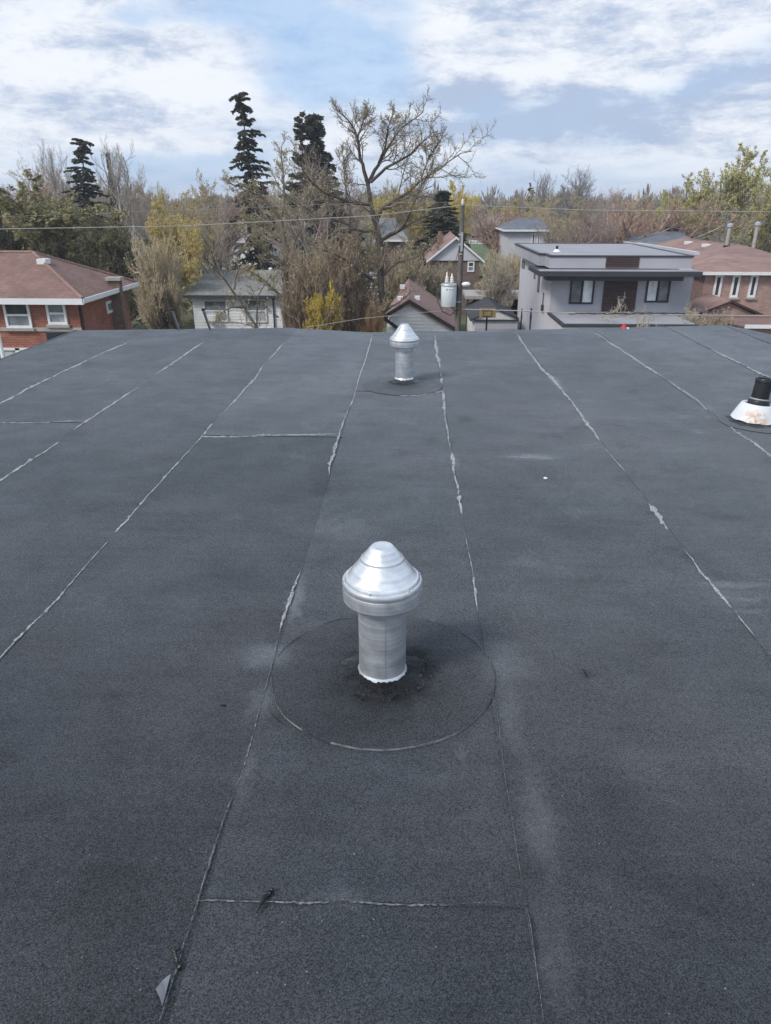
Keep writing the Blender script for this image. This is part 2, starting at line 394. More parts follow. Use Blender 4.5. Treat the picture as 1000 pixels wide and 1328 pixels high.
# ------------------------------------------------------------------ the roof we stand on
seam_px = [(40, 503), (40, 598), (60, 793), (315, 1000), (655, 1010), (935, 772), (970, 570), (950, 467)]
SX = [Q(x, y, RZ).x for x, y in seam_px]
print('seam x', [round(v, 2) for v in SX])
wid = 0.95
XL = Q(100, 428, RZ).x
seams = [SX[0] - wid] + SX + [SX[-1] + wid, SX[-1] + 2 * wid]
seams = [x for x in seams if x > XL + .15]; seams = [XL] + seams
far_px = [(60, 430), (100, 428.5), (380, 425), (386, 426.5), (480, 431), (560, 430), (660, 428), (800, 425), (940, 421.5), (972, 427.5), (1000, 434), (1040, 443)]
far = [(Q(x, y, RZ).x, Q(x, y, RZ).y) for x, y in far_px]
def yfar(x):
    if x <= far[0][0]: return far[0][1]
    for (a, ya), (b, yb) in zip(far, far[1:]):
        if x <= b: return ya + (yb - ya) * (x - a) / (b - a)
    return far[-1][1] - (x - far[-1][0]) * 1.2
YN = -3.0
_n, _f = Q(495, 971, RZ), Q(495, 799, RZ); PC = Vector((Q(496, 880, RZ).x, (_n.y + _f.y) / 2, RZ)); PR = ((_f.y - _n.y) / 2 + (Q(643, 880, RZ).x - Q(348, 880, RZ).x) / 2) / 2; print('patch', PC, PR, (_f.y - _n.y) / 2)
def und(x, y):
    return .006 * mnoise.noise(Vector((x * .9, y * .5, 3.1))) + .0022 * mnoise.noise(Vector((x * 3.1, y * 1.7, 8.2)))
def zroof(x, y):
    i = max([k for k, s_ in enumerate(seams) if s_ <= x] or [0])
    z = RZ + und(x, y) + .003 * max(0., 1 - (x - seams[i]) / .13)
    return z
apt = thing('apartment_building', 'low building with a flat dark grey membrane roof, seen from on top', 'building')
b_ = WB(); b_.box(XL + .02, 7.6, YN, 9.2, RZ - .12, RZ - .03); b_.build('roof_deck', M['concrete'], apt)
b_ = WB(); b_.box(XL + .1, 7.5, YN + .1, 8.9, 0, RZ - .12); b_.build('wall', M['brick_dim'], apt)
joins = {0: [], 1: [(60, 548)], 2: [], 3: [(345, 566)], 4: [(345, 1170), (560, 508)], 5: [(690, 594)], 6: [], 7: []}
nm = {i: seams.index(SX[i]) for i in range(len(SX))}
cuts = {}
for (px, py) in [(60, 548), (345, 566), (470, 1171), (560, 508), (870, 1400)]:
    p = Q(px, py, RZ)
    i = max(k for k, s_ in enumerate(seams) if s_ <= p.x); cuts.setdefault(i, []).append(p.y)
for i in range(len(seams) - 1):
    x0, x1 = seams[i], seams[i + 1] + (.09 if i < len(seams) - 2 else 0)
    ys = [YN] + sorted(cuts.get(i, [])) + [None]
    for j in range(len(ys) - 1):
        ya, yb = ys[j], ys[j + 1]
        nx, ny = 14, max(10, int(((yb or 10) - ya) * 14)); V, F = [], []
        xs = [x0 + (x1 - x0) * (a / nx) for a in range(nx + 1)]
        def wav(y, xx=x0): return .006 * mnoise.noise(Vector((xx * 7, y * 2.2, 0))) + .0025 * mnoise.noise(Vector((xx * 7, y * 13, 0)))
        for bq in range(ny + 1):
            for a, x in enumerate(xs):
                ye = yfar(x) if yb is None else yb + .05
                y = ya + (ye - ya) * bq / ny
                xx = x + (wav(y) if a == 0 else 0)
                inlap = x > seams[i + 1] and i < len(seams) - 2
                z = RZ + und(x, y) + .003 * max(0., 1 - (x - x0) / .13) - (.004 if inlap else 0)
                if j > 0: z += .004 * max(0., 1 - (y - ya) / .12)          # this sheet laps over the one before it
                if yb is not None and y > yb: z -= .003
                V.append((xx, y + (.004 * mnoise.noise(Vector((x * 9, ya, 2))) if bq == 0 else 0), z))
        for bq in range(ny):
            for a in range(nx):
                k = bq * (nx + 1) + a; F.append((k, k + 1, k + nx + 2, k + nx + 1))
        m_ = WB(); m_.add(V, F, True)
        L = [V[bq * (nx + 1)] for bq in range(ny + 1)]; n = len(L)
        m_.add(L + [(x, y, z - .006) for x, y, z in L], [(q, q + 1, q + 1 + n, q + n) for q in range(n - 1)])
        Bt = V[:nx + 1]; n = len(Bt)
        m_.add(Bt + [(x, y, z - .008) for x, y, z in Bt], [(q, q + n, q + 1 + n, q + 1) for q in range(n - 1)])
        m_.build('membrane_sheet', M['membrane'], apt)
# metal drip edge along the far eave
m_ = WB(); P_ = [(x, y) for x, y in far if x < 8.2]
for (a, ya), (c, yc) in zip(P_, P_[1:]):
    m_.prism([(a, ya - .02, RZ - .012), (c, yc - .02, RZ - .012), (c, yc + .02, RZ - .012), (a, ya + .02, RZ - .012)], (0, 0, -.12))
m_.build('drip_edge', M['darkgrey'], apt)
m_ = WB(); m_.box(XL - .015, XL + .02, YN, far[1][1], RZ - .14, RZ + .008); m_.build('drip_edge', M['darkgrey'], apt)

def ribbon(trace, name='worn_seam', mat=None, extra=0.0, rough=1.0):
    V = []; st = []
    for (x0, y0, w0), (x1, y1, w1) in zip(trace, trace[1:]):
        d = math.hypot(x1 - x0, y1 - y0); n = max(2, int(d / (2.2 if max(y0, y1) < 700 else 4)))
        for k in range(n + (1 if (x1, y1, w1) == trace[-1] else 0)):
            t = k / n; st.append((x0 + (x1 - x0) * t, y0 + (y1 - y0) * t, w0 + (w1 - w0) * t, (x1 - x0) / d, (y1 - y0) / d))
    N = len(st)
    for k, (x, y, w, tx, ty) in enumerate(st):
        e = min(1, k / 3, (N - 1 - k) / 3); e = .15 + .85 * e
        k_ = .6 + .6 * abs(mnoise.noise(Vector((x * .11, y * .11, 9)))) ; wl_ = w * e * k_ * (.34 + .75 * mnoise.noise(Vector((x * .33, y * .33, 1))) + .12 * rnd.random()) * rough; wr_ = w * e * k_ * (.40 + .85 * mnoise.noise(Vector((x * .33, y * .33, 31))) + .12 * rnd.random()) * rough
        off = mnoise.noise(Vector((x * .06, y * .06, 5))) * .8
        for s_, dz_ in ((-wl_, .0006), (0, .0018 + extra), (wr_, .0006)):
            p = Q(x - ty * (s_ + off), y + tx * (s_ + off), RZ); V.append((p.x, p.y, zroof(p.x, p.y) + .0022 + dz_))
    F = []
    for k in range(N - 1):
        a = k * 3; F += [(a, a + 1, a + 4, a + 3), (a + 1, a + 2, a + 5, a + 4)]
    m_ = WB(); m_.add(V, F); return m_.build(name, mat or M['bead'], apt)
TR = [
 [(170,443,1.3),(140,455,2),(90,478,2.2),(40,503,3),(0,525,2.5),(-60,553,2)],
 [(265,443,2),(245,457,3),(200,487,1.6)], [(182,501,1.3),(160,515,2.2),(130,535,2.5),(95,558,2)], [(78,574,1.5),(40,598,3),(0,624,3),(-40,652,2)],
 [(370,443,1.4),(360,455,2.2),(347,468,2.2)], [(345,470,1.3),(330,492,3),(318,505,2.5),(305,520,2.5),(293,533,1.4),(283,541,2.2)],
 [(278,548,3),(268,560,2.6),(252,578,1.6),(235,596,1.8),(220,612,2.2),(205,629,1.4),(190,645,2),(165,675,2.5),(147,694,3)], [(143,699,2),(105,742,3),(82,770,4),(60,793,4),(20,832,4),(0,855,3.4),(-30,888,3)],
 [(484,432,2),(478,455,2.4),(472,472,2),(466,490,1.4),(457,520,1.5),(446,545,1.8),(440,565,3),(434,583,5),(429,600,5),(426,618,1)],
 [(393,730,1),(388,745,3),(380,765,5),(370,795,8),(366,806,5),(362,822,2)], [(361,825,1.4),(356,850,2.2),(345,890,3),(338,915,2),(330,945,2),(322,975,4),(315,1000,2.2),(306,1020,2)],
 [(303,1030,2.5),(290,1062,3),(284,1080,2),(276,1105,4),(268,1130,5),(256,1170,3.5),(248,1195,2.5),(243,1210,3),(236,1232,2),(231,1250,2.5),(218,1290,3),(205,1334,3)],
 [(564,433,2.5),(565,445,4),(567,455,5),(569,468,4),(571,480,2)], [(571,482,2),(573,495,4.5),(574,500,2)],
 [(574,506,4),(576,524,3.5),(578,545,2),(581,562,2),(584,582,3)], [(585,584,3),(588,598,6),(589,612,4),(592,625,2.5),(595,640,4),(597,655,4),(600,672,1.5)],
 [(603,690,1),(606,708,1.5),(610,728,1.3),(613,745,1.8),(617,770,3),(619,795,2)], [(622,812,1),(624,838,1.4)],
 [(642,905,1),(648,950,1.4),(655,1010,1.6),(664,1060,1.6),(670,1100,1.4),(678,1150,1.2)], [(684,1180,2),(690,1215,2),(695,1255,2),(700,1290,1.6),(706,1334,1.5)],
 [(670,432,1.6),(680,448,2.3),(690,462,3),(702,477,4),(715,490,4),(728,505,4),(740,520,4),(752,536,3),(760,548,4.5),(770,561,3),(778,573,3.5)], [(783,580,1.2),(797,597,1.3),(811,613,1.3)],
 [(828,638,1.2),(834,645,1)], [(841,653,3),(850,663,8),(858,675,6),(868,690,1.2)], [(886,711,1.5),(898,726,2.5),(908,740,3.5),(925,760,5),(940,778,6),(949,790,3)], [(952,792,3),(966,810,3),(978,825,3.6)], [(984,832,2),(1000,850,3),(1025,880,3)],
 [(770,431,1.5),(782,438,2.2),(795,447,3),(812,458,2.6),(830,470,3),(848,482,2),(862,492,2.4)], [(866,494,1.8),(880,503,2.4),(900,516,2.2),(918,533,2)],
 [(940,548,1.5),(955,560,3),(970,570,3),(985,580,2.4),(1000,592,3),(1040,618,3)],
 [(922,453,1.3),(936,460,1.6),(950,467,2),(962,472,1.3),(975,480,2),(1000,491,2)],
 [(-30,548,1),(0,548,1.2),(30,549,1.6),(60,548,1.2),(100,546,1)], [(262,567,2),(300,567,2.4),(345,565,2.4),(400,564,1.8),(440,563,1.2)],
 [(255,1168,2.5),(280,1168,4),(330,1169,2.5),(350,1169,5),(385,1171,5),(420,1170,5),(440,1167,9),(465,1170,7),(490,1173,5),(530,1175,3.5),(560,1174,6),(590,1174,5),(615,1172,5),(640,1171,7),(656,1173,3)],
 [(560,508,2.6),(574,508,2.6)], [(640,593,.5),(690,594,.9),(725,596,.6)],]
for t in TR: ribbon(t, mat=M['bead_near'] if t[0][1] > 800 else None, rough=.8 if t[0][1] > 690 else 1.2)
# round patch of membrane round the near vent, with its torn rim
m_ = WB(); V, F = [], []; K, RN = 120, 14
def prad(a): return PR * (1 + .018 * mnoise.noise(Vector((math.cos(a) * 2.2, math.sin(a) * 2.2, 1))) + .006 * mnoise.noise(Vector((math.cos(a) * 11, math.sin(a) * 11, 4))))
for r in range(RN + 1):
    for k in range(K):
        a = 2 * math.pi * k / K; rr = .02 + (prad(a) - .02) * r / RN
        x, y = PC.x + rr * math.cos(a), PC.y + rr * math.sin(a)
        V.append((x, y, zroof(x, y) + .0065 + .010 * max(0, 1 - rr / .26) ** 1.4 + .002 * mnoise.noise(Vector((x * 12, y * 12, 0)))))
for r in range(RN):
    for k in range(K): F.append((r * K + k, (r + 1) * K + k, (r + 1) * K + (k + 1) % K, r * K + (k + 1) % K))
m_.add(V, F, True); rim = V[-K:]
m_.add(rim + [(x, y, z - .012) for x, y, z in rim], [(k, k + K, (k + 1) % K + K, (k + 1) % K) for k in range(K)])
m_.build('membrane_patch', M['patchm'], apt)
def arc(a0, a1, w0, w1, n=40):
    out = []
    for i in range(n + 1):
        a = math.radians(a0 + (a1 - a0) * i / n); rr = prad(a) + .002
        x, y = PC.x + rr * math.cos(a), PC.y + rr * math.sin(a)
        out.append((x, y, w0 + (w1 - w0) * i / n))
    V, F = [], []
    for i, (x, y, w) in enumerate(out):
        d = Vector((x - PC.x, y - PC.y)).normalized()
        for s_, zz_ in ((-w * rnd.uniform(.2, .9), .0082), (0, .0105), (w * rnd.uniform(.3, 1), .002)):
            q = (x + d.x * s_, y + d.y * s_); V.append((q[0], q[1], zroof(*q) + zz_))
    for k in range(n): a = k * 3; F += [(a, a + 1, a + 4, a + 3), (a + 1, a + 2, a + 5, a + 4)]
    m_ = WB(); m_.add(V, F); m_.build('patch_edge', M['rimline'], apt)
for a0, a1, w0, w1 in [(a_, b_q, c_q * .42, d_q * .42) for a_, b_q, c_q, d_q in [(184, 205, .003, .003), (205, 232, .003, .003), (248, 290, .003, .005), (290, 322, .007, .005), (322, 352, .003, .003), (355, 372, .005, .002), (15, 42, .003, .003), (52, 66, .002, .003), (112, 128, .002, .003), (140, 168, .004, .006)]]:
    arc(a0, a1, w0, w1, 46)
# dark crack under the lifted front lip of the patch
# ring of the far patch
PC2 = Q(522, 500, RZ); PR2 = .42
def disc(pc, pr, h, mat, name, seed):
    m_ = WB(); V, F = [], []; K, RN = 64, 5
    for r in range(RN + 1):
        for k in range(K):
            a = 2 * math.pi * k / K; rr = .02 + (pr * (1 + .05 * mnoise.noise(Vector((math.cos(a) * 3, math.sin(a) * 3, seed)))) - .02) * r / RN
            x, y = pc.x + rr * math.cos(a), pc.y + rr * math.sin(a); V.append((x, y, zroof(x, y) + h))
    for r in range(RN):
        for k in range(K): F.append((r * K + k, (r + 1) * K + k, (r + 1) * K + (k + 1) % K, r * K + (k + 1) % K))
    m_.add(V, F, True); rim = V[-K:]; m_.add(rim + [(x, y, z - .012) for x, y, z in rim], [(k, k + K, (k + 1) % K + K, (k + 1) % K) for k in range(K)])
    return m_.build(name, mat, apt)
disc(PC2, PR2, .0065, M['patchm'], 'membrane_patch', 2)
for t in [[(478,497,1.2),(490,493,1.4),(505,490,1.2)], [(474,503,1),(500,510,1.6),(522,513,2),(545,512,1.8),(562,509,1.2)]]: ribbon(t, 'patch_edge')
PC3 = Q(985, 548, RZ); disc(PC3, .34, .0065, M['patchm'], 'membrane_patch', 5)
# tar collars round the penetrations: low lumpy mounds
def tar_collar(c, r0, r1, h, seed, up=.006):
    def wob(i, a, r, z):
        n_ = mnoise.noise(Vector((math.cos(a) * 2.5 * (1 + i * .3), math.sin(a) * 2.5, seed + i * .4)))
        return (r * (1 + (.14 * n_ * i / 3 if i > 0 else 0)), z + (.009 * mnoise.noise(Vector((math.cos(a) * 6, math.sin(a) * 6, seed + i))) if 0 < i < 5 else 0))
    m_ = WB(); m_.lathe([(r0, h), (r0 + (r1 - r0) * .15, h * .8), (r0 + (r1 - r0) * .35, h * .55), (r0 + (r1 - r0) * .6, h * .3), (r0 + (r1 - r0) * .85, h * .12), (r1, -.008)], 56, wob)
    zb_ = zroof(c.x, c.y) + up; m_.v = [(x + c.x, y + c.y, z + zb_) for x, y, z in m_.v]
    return m_.build('tar_collar', M['patchm'], apt)
V1 = Q(496, 876, RZ); V2 = Q(524, 494.5, RZ); V3 = Q(977, 546, RZ)
tar_collar(V1, .09, .185, .034, 3, .012); tar_collar(V2, .09, .19, .03, 9, .010); tar_collar(V3, .10, .24, .03, 14, .010)
# ragged lumps of tar beside the near vent
for i in range(22):
    a = rnd.uniform(-.9, .7) if i < 17 else rnd.uniform(3, 5.5); rr = rnd.uniform(.115, .2)
    c_ = V1 + Vector((math.cos(a) * rr, math.sin(a) * rr, 0)); s_ = rnd.uniform(.003, .008)
    m_ = WB(); m_.ball((c_.x, c_.y, zroof(c_.x, c_.y) + .017), s_, 5, .7)
    m_.v = [(x + mnoise.noise(Vector((x * 90, y * 90, z * 90))) * s_ * .8, y + mnoise.noise(Vector((y * 90, x * 90, 3))) * s_ * .8, z) for x, y, z in m_.v]
    m_.build('tar_lump', M['tar'], apt)

# ------------------------------------------------------------------ vents and the stack on the roof
def roof_vent(loc, label, sc=1.0, rot=0.0, dull='alu'):
    t = thing('roof_vent', label, 'roof vent', (loc.x, loc.y, zroof(loc.x, loc.y)), 'spun metal vents on the membrane roof')
    t.scale = (.985, .985, sc); t.rotation_euler.z = rot
    def ragged(i, a, r, z):
        if i < 2: return r * (1 + .03 * mnoise.noise(Vector((math.cos(a) * 3, math.sin(a) * 3, i)))), z + .012 * mnoise.noise(Vector((math.cos(a) * 3.5, math.sin(a) * 3.5, 5 + rot))) - (.02 if 5.05 < (a + rot) % 6.283 < 5.16 else 0)
        return r, z
    m_ = MB(); m_.lathe([(.096, .0), (.0965, .40), (.092, .40), (.092, .0)], 64); m_.build('pipe', M['alu_dull'], t)
    m_ = MB(); m_.lathe([(.108, .012), (.1075, .026), (.101, .045), (.0975, .052), (.0965, .052)], 64, ragged); m_.build('base_flange', M['white'] if dull == 'white' else M['alu'], t)
    m_ = MB(); m_.lathe([(.0968, .335), (.0992, .337), (.0998, .345), (.0992, .353), (.0985, .40), (.0968, .402)], 64); m_.build('pipe_collar', M['alu_dull'], t)
    m_ = MB(); m_.prism([(-.006, -.0962, .055), (.006, -.0962, .055), (.006, -.0962, .335), (-.006, -.0962, .335)], (0, -.0022, 0)); m_.build('pipe_seam', M['alu_dull'], t)
    m_ = MB(); m_.lathe([(.150, .385), (.156, .392), (.158, .42), (.1555, .442), (.1545, .442), (.155, .40), (.1485, .39)], 72); m_.build('outer_skirt', M['alu_dull'], t)
    m_ = MB(); m_.lathe([(.098, .40), (.140, .408), (.1535, .43), (.1545, .448), (.1565, .452), (.158, .460), (.1575, .468), (.154, .474), (.149, .476), (.1465, .472), (.1455, .474)], 72); m_.build('storm_band', M['alu'], t)
    m_ = MB(); m_.lathe([(.1462, .468), (.1455, .480), (.142, .487), (.136, .4895), (.1345, .492), (.110, .525), (.0865, .557), (.084, .562), (.0835, .566), (.0805, .5675), (.079, .57), (.060, .594), (.046, .6115), (.0415, .6165), (.037, .6185), (.030, .6185), (.020, .6155), (.010, .6165), (.0003, .618)], 72); m_.build('cap', M['alu'], t)
    for k in range(6):
        a = math.radians(60 * k - 112); s_ = MB(); s_.ball((.1508 * math.cos(a), .1508 * math.sin(a), .477), .0052, 6); s_.build('screw', M['galv'], t)
    return t
roof_vent(V1, 'large shiny spun metal roof vent standing on the round membrane patch', .965, .1)
roof_vent(V2, 'smaller looking bright metal roof vent near the far edge of the roof', .98, 1.3)
t = thing('vent_stack', 'black plastic vent pipe in a rust stained white flashing cone', 'vent pipe', (V3.x, V3.y, zroof(V3.x, V3.y)))
def rag3(i, a, r, z):
    if i == 0:
        n_ = mnoise.noise(Vector((math.cos(a) * 4, math.sin(a) * 4, 2))); return r * (1 + .05 * n_), max(.004, z + .02 * n_)
    return r, z
m_ = MB(); m_.lathe([(.197, .016), (.190, .034), (.165, .092), (.137, .150), (.130, .158), (.108, .158), (.100, .150)], 56, rag3); fl = m_.build('flashing_cone', M['flash'], t)
for a, z in ((-1.9, .05), (-1.2, .03), (-2.9, .06), (-.5, .05), (-2.4, .02)):
    rr = .193 - (z / .15) * .06; m_ = MB(); m_.prism([(-.014, 0, -.018), (.012, 0, -.02), (.016, 0, .004), (.003, 0, .034), (-.006, 0, .01)], (0, -.003, 0))
    o = m_.build('torn_hole', M['tar'], t); o.location = (rr * math.cos(a) * 1.01, rr * math.sin(a) * 1.01, z); o.rotation_euler = (-.40, 0, a + math.pi / 2)
m_ = MB(); m_.lathe([(.090, .12), (.088, .178), (.084, .190), (.080, .194), (.070, .194)], 40); m_.build('rubber_boot', M['blackpipe'], t)
m_ = MB(); m_.lathe([(.081, .196), (.0835, .199), (.0835, .206), (.081, .209)], 40); m_.build('hose_clamp', M['galv'], t)
m_ = MB(); m_.lathe([(.071, .12), (.071, .345), (.075, .350), (.075, .373), (.072, .378), (.062, .378), (.0605, .370), (.0605, .12)], 40); pp = m_.build('pipe', M['blackpipe'], t)
t.rotation_euler = (math.radians(-2), math.radians(5), 0)

# ------------------------------------------------------------------ litter and scraps on the roof
def crooked(px_pts, radii, name, label, cat, mat, lift=.012):
    pts = []
    for k, (x, y) in enumerate(px_pts):
        p = Q(x, y, RZ); pts.append(Vector((p.x, p.y, zroof(p.x, p.y) + lift + .006 * math.sin(k * 1.9))))
    fine = []; rr = []
    for k in range(len(pts) - 1):
        for q in range(4):
            t_ = q / 4; p = pts[k].lerp(pts[k + 1], t_); p += Vector((mnoise.noise(p * 70), mnoise.noise(p * 70 + Vector((9, 0, 0))), 0)) * .004
            fine.append(p); rr.append((radii[k] * (1 - t_) + radii[k + 1] * t_) * rnd.uniform(.75, 1.25))
    fine.append(pts[-1]); rr.append(radii[-1] * .4)
    m_ = WB(); m_.tube(fine, rr, 7); o = m_.build(name, mat); return tag(o, label, cat)
crooked([(333, 1188), (338, 1178), (344, 1167), (350, 1160), (355, 1157)], [.002, .004, .006, .009, .008], 'tar_drip', 'black twisted strand of tar lying across the near cross seam', 'tar strand', M['tar_gloss'], .014)
crooked([(233, 1232), (228, 1238), (229, 1248), (233, 1256), (238, 1251)], [.003, .005, .005, .006, .003], 'tar_drip', 'curled black tar scrap stuck on the seam above the pale torn flap', 'tar strand', M['tar_gloss'], .008)
crooked([(756, 868), (758, 874), (763, 879)], [.002, .0035, .002], 'tar_drip', 'small dark curled scrap alone on the membrane between the vents and the far seam', 'scrap', M['tar_gloss'], .004)
crooked([(284, 914), (288, 916), (294, 914)], [.0015, .003, .002], 'tar_drip', 'tiny dark crumb on the membrane beside the round patch', 'scrap', M['tar_gloss'], .004)
m_ = WB(); fp = [Q(x, y, RZ) for x, y in ((222, 1266), (212, 1274), (203, 1288), (208, 1298), (211, 1308), (216, 1290))]
m_.prism([(p.x, p.y, zroof(p.x, p.y) + .012 + (.006 if k in (2, 3) else 0)) for k, p in enumerate(fp)], (0, 0, -.003)); m_.build('torn_flap', M['flap'], apt)
for k, (x, y, s_) in enumerate([(707, 621.5, .014)]):
    p = Q(x, y, RZ); m_ = WB(); m_.ball((p.x, p.y, zroof(p.x, p.y) + s_ * .4), s_, 5, .55)
    m_.v = [(a + mnoise.noise(Vector((a * 40, b * 40, c))) * s_ * .6, b, c) for a, b, c in m_.v]
    tag(m_.build('white_pebble', M['white']), 'small white chip lying on the open membrane', 'pebble')
m_ = WB()
for k in range(260):
    px, py = rnd.uniform(10, 990), 440 + 880 * rnd.random() ** 1.2
    p = Q(px, py, RZ); s_ = rnd.uniform(.0018, .0045)
    m_.add([(p.x + s_ * math.cos(a) * rnd.uniform(.6, 1), p.y + s_ * math.sin(a) * rnd.uniform(.6, 1), zroof(p.x, p.y) + .003) for a in (0, 1.6, 3.1, 4.7)] + [(p.x, p.y, zroof(p.x, p.y) + .003 + s_ * .8)], [(0, 1, 4), (1, 2, 4), (2, 3, 4), (3, 0, 4)])
tag(m_.build('grit', M['flap']), 'loose pale grit scattered over the membrane roof', 'grit', kind='stuff')
# blister cracks along the near seams
for pts in ([(679, 1140), (686, 1143), (694, 1141), (702, 1142)], [(682, 1178), (688, 1195), (691, 1210), (694, 1235), (697, 1258)], [(350, 925), (362, 937), (374, 946)], [(226, 1284), (216, 1306), (209, 1332)], [(285, 1070), (281, 1082)]):
    V, F = [], []
    for k in range(len(pts) * 3 - 2):
        i, f = divmod(k, 3); a = pts[i]; b = pts[min(i + 1, len(pts) - 1)]; x, y = a[0] + (b[0] - a[0]) * f / 3, a[1] + (b[1] - a[1]) * f / 3
        w = rnd.uniform(.6, 1.6) * math.sin(math.pi * (k + .5) / (len(pts) * 3 - 2))
        p, q = Q(x - w + rnd.uniform(-1, 1), y, RZ), Q(x + w, y + rnd.uniform(-.5, .5), RZ)
        V += [(p.x, p.y, zroof(p.x, p.y) + .0085), (q.x, q.y, zroof(q.x, q.y) + .0085)]
    m_ = WB(); m_.add(V, [(2 * k, 2 * k + 1, 2 * k + 3, 2 * k + 2) for k in range(len(V) // 2 - 1)]); m_.build('crack', M['tar_gloss'], apt)

# ladder leaning on the far eave
lt = thing('ladder', 'top of a grey metal ladder leaning against the far roof edge', 'ladder', (0, 0, 0))
for xa, xb in ((230, 222), (271, 263)):
    a = W(xa, 424, 10.98); b = W(xb, 402, 10.62); d = (b - a)
    m_ = WB(); base = a - d * 12
    u = Vector((.014, 0, 0)); w_ = Vector((0, .04, .0))
    m_.add([base - u, base + u, base + u + w_, base - u + w_, b - u, b + u, b + u + w_, b - u + w_], [(0, 3, 2, 1), (4, 5, 6, 7), (0, 1, 5, 4), (1, 2, 6, 5), (2, 3, 7, 6), (3, 0, 4, 7)])
    m_.build('rail', M['galv'], lt)
    m_ = WB(); m_.tube([b + Vector((0, .02, -.01)), b + Vector((0, .02, .02))], .026, 8); m_.build('rail_cap', M['black'], lt)
for k in range(1, 12):
    a = W(230, 424, 10.98) - (W(222, 402, 10.62) - W(230, 424, 10.98)) * k; b = W(271, 424, 10.98) - (W(263, 402, 10.62) - W(271, 424, 10.98)) * k
    m_ = WB(); m_.tube([a, b], .015, 8); m_.build('rung', M['galv'], lt)
# red marker at the far edge
p = Q(808, 426, RZ); t = thing('safety_flag', 'small red pennant with a white foot at the far roof edge', 'flag', (p.x, p.y - .03, RZ))
m_ = MB(); m_.lathe([(.001, .085), (.035, .03), (.055, .018)], 10); m_.build('pennant', M['red'], t)
m_ = MB(); m_.box(-.03, .075, -.03, .03, .0, .02); m_.build('foot', M['white'], t)

# ------------------------------------------------------------------ ground
m_ = MB(); n_ = 40; V, F = [], []
for i in range(n_ + 1):
    for j in range(n_ + 1):
        V.append((-2500 + 5000 * i / n_, -400 + 4400 * j / n_, 0))
for i in range(n_):
    for j in range(n_): k = i * (n_ + 1) + j; F.append((k, k + n_ + 1, k + n_ + 2, k + 1))
m_.add(V, F); tag(m_.build('ground', M['ground']), 'grass and bare soil between the houses', kind='structure')
a, b, c, d = Q(600, 316, 0), Q(646, 316, 0), Q(650, 338, 0), Q(596, 338, 0)
m_ = MB(); m_.add([(p.x, p.y, .02) for p in (d, c, b, a)], [(0, 1, 2, 3)]); tag(m_.build('lawn', M['lawn']), 'green lawn patch beyond the utility pole', kind='structure')

# ------------------------------------------------------------------ house helpers
def window(parent, o, u, width, height, nrm, fmat, gmats, split='h', fw=.07, sill=None, depth=.08):
    """o = lower corner, u = unit vector along the wall, nrm = outward normal"""
    o, u, nrm = Vector(o), Vector(u), Vector(nrm); z = Vector((0, 0, 1))
    def bar(mb, a, b, c, d, d0, d1):      # rect a..b along u, c..d up, from depth d0 to d1 along the normal
        P = [o + u * a + z * c + nrm * d0, o + u * b + z * c + nrm * d0, o + u * b + z * d + nrm * d0, o + u * a + z * d + nrm * d0]
        mb.prism(P, nrm * (d1 - d0))
    f = WB(); bar(f, 0, fw, 0, height, .0, depth); bar(f, width - fw, width, 0, height, .0, depth)
    bar(f, fw, width - fw, 0, fw, 0, depth); bar(f, fw, width - fw, height - fw, height, 0, depth)
    if split == 'h': bar(f, fw, width - fw, height * .5 - fw * .4, height * .5 + fw * .4, 0, depth * .9)
    if split == 'v': bar(f, width * .5 - fw * .6, width * .5 + fw * .6, fw, height - fw, 0, depth * .9)
    w = f.build('window', fmat, parent)
    def pane(a, b, c, d, m): p = WB(); bar(p, a, b, c, d, .0, .02); p.build('pane', m, w)
    g0, g1 = gmats[0], gmats[-1]
    if split == 'h': pane(fw, width - fw, fw, height * .5 - fw * .4, g0); pane(fw, width - fw, height * .5 + fw * .4, height - fw, g1)
    elif split == 'v': pane(fw, width * .5 - fw * .6, fw, height - fw, g0); pane(width * .5 + fw * .6, width - fw, fw, height - fw, g1)
    else: pane(fw, width - fw, fw, height - fw, g0)
    if sill:
        s_ = WB(); bar(s_, -.08, width + .08, -.12, 0, 0, .14); s_.build('sill', sill, w)
    return w
EX, WX_, NS, EW = (1, 0, 0), (-1, 0, 0), (0, -1, 0), (1, 0, 0)
def fwin(parent, x0, x1, y0, y1, Y, fmat, gm, **k):       # window on a wall facing us
    a, b = W(x0, y1, Y), W(x1, y0, Y); return window(parent, (a.x, Y, a.z), EX, b.x - a.x, b.z - a.z, NS, fmat, gm, **k)
def rise(P, d): return [Vector(p) + Vector((0, 0, d)) for p in P]
def roofplane(parent, pts, mat, th=.10, name='roof'):
    m_ = WB(); m_.prism(rise(pts, 0), (0, 0, -th)); return m_.build(name, mat, parent)

# ---------- A: red brick house with brown hip roof
ez = 6.2
c0 = Q(107, 388, ez); xe = c0.x; yf = c0.y; yb = Q(181, 366.5, ez).y; print('brick house', c0, yb)
ym = (yf + yb) / 2; ridge_z = W(43, 327, ym).z; hx = W(43, 327, ym).x; xw = hx - (xe - hx) - 6
A_ = thing('brick_house', 'red brick house with a brown hip roof and white framed windows', 'house', (xe - 4, ym, 0))
ov = .45
b_ = WB(); b_.box(xw + ov, xe - ov, yf + ov, yb - ov, 0, ez - .05); wall = b_.build('wall', M['brick_red'], A_)
R1, R2 = (hx, ym, ridge_z), (xw + (xe - hx), ym, ridge_z)
m_ = WB(); m_.add([(xw, yf, ez), (xe, yf, ez), (xe, yb, ez), (xw, yb, ez), R1, R2], [(0, 1, 4, 5), (1, 2, 4), (2, 3, 5, 4), (3, 0, 5), (0, 3, 2, 1)]); rf = m_.build('roof', M['shingle_brown'], A_)
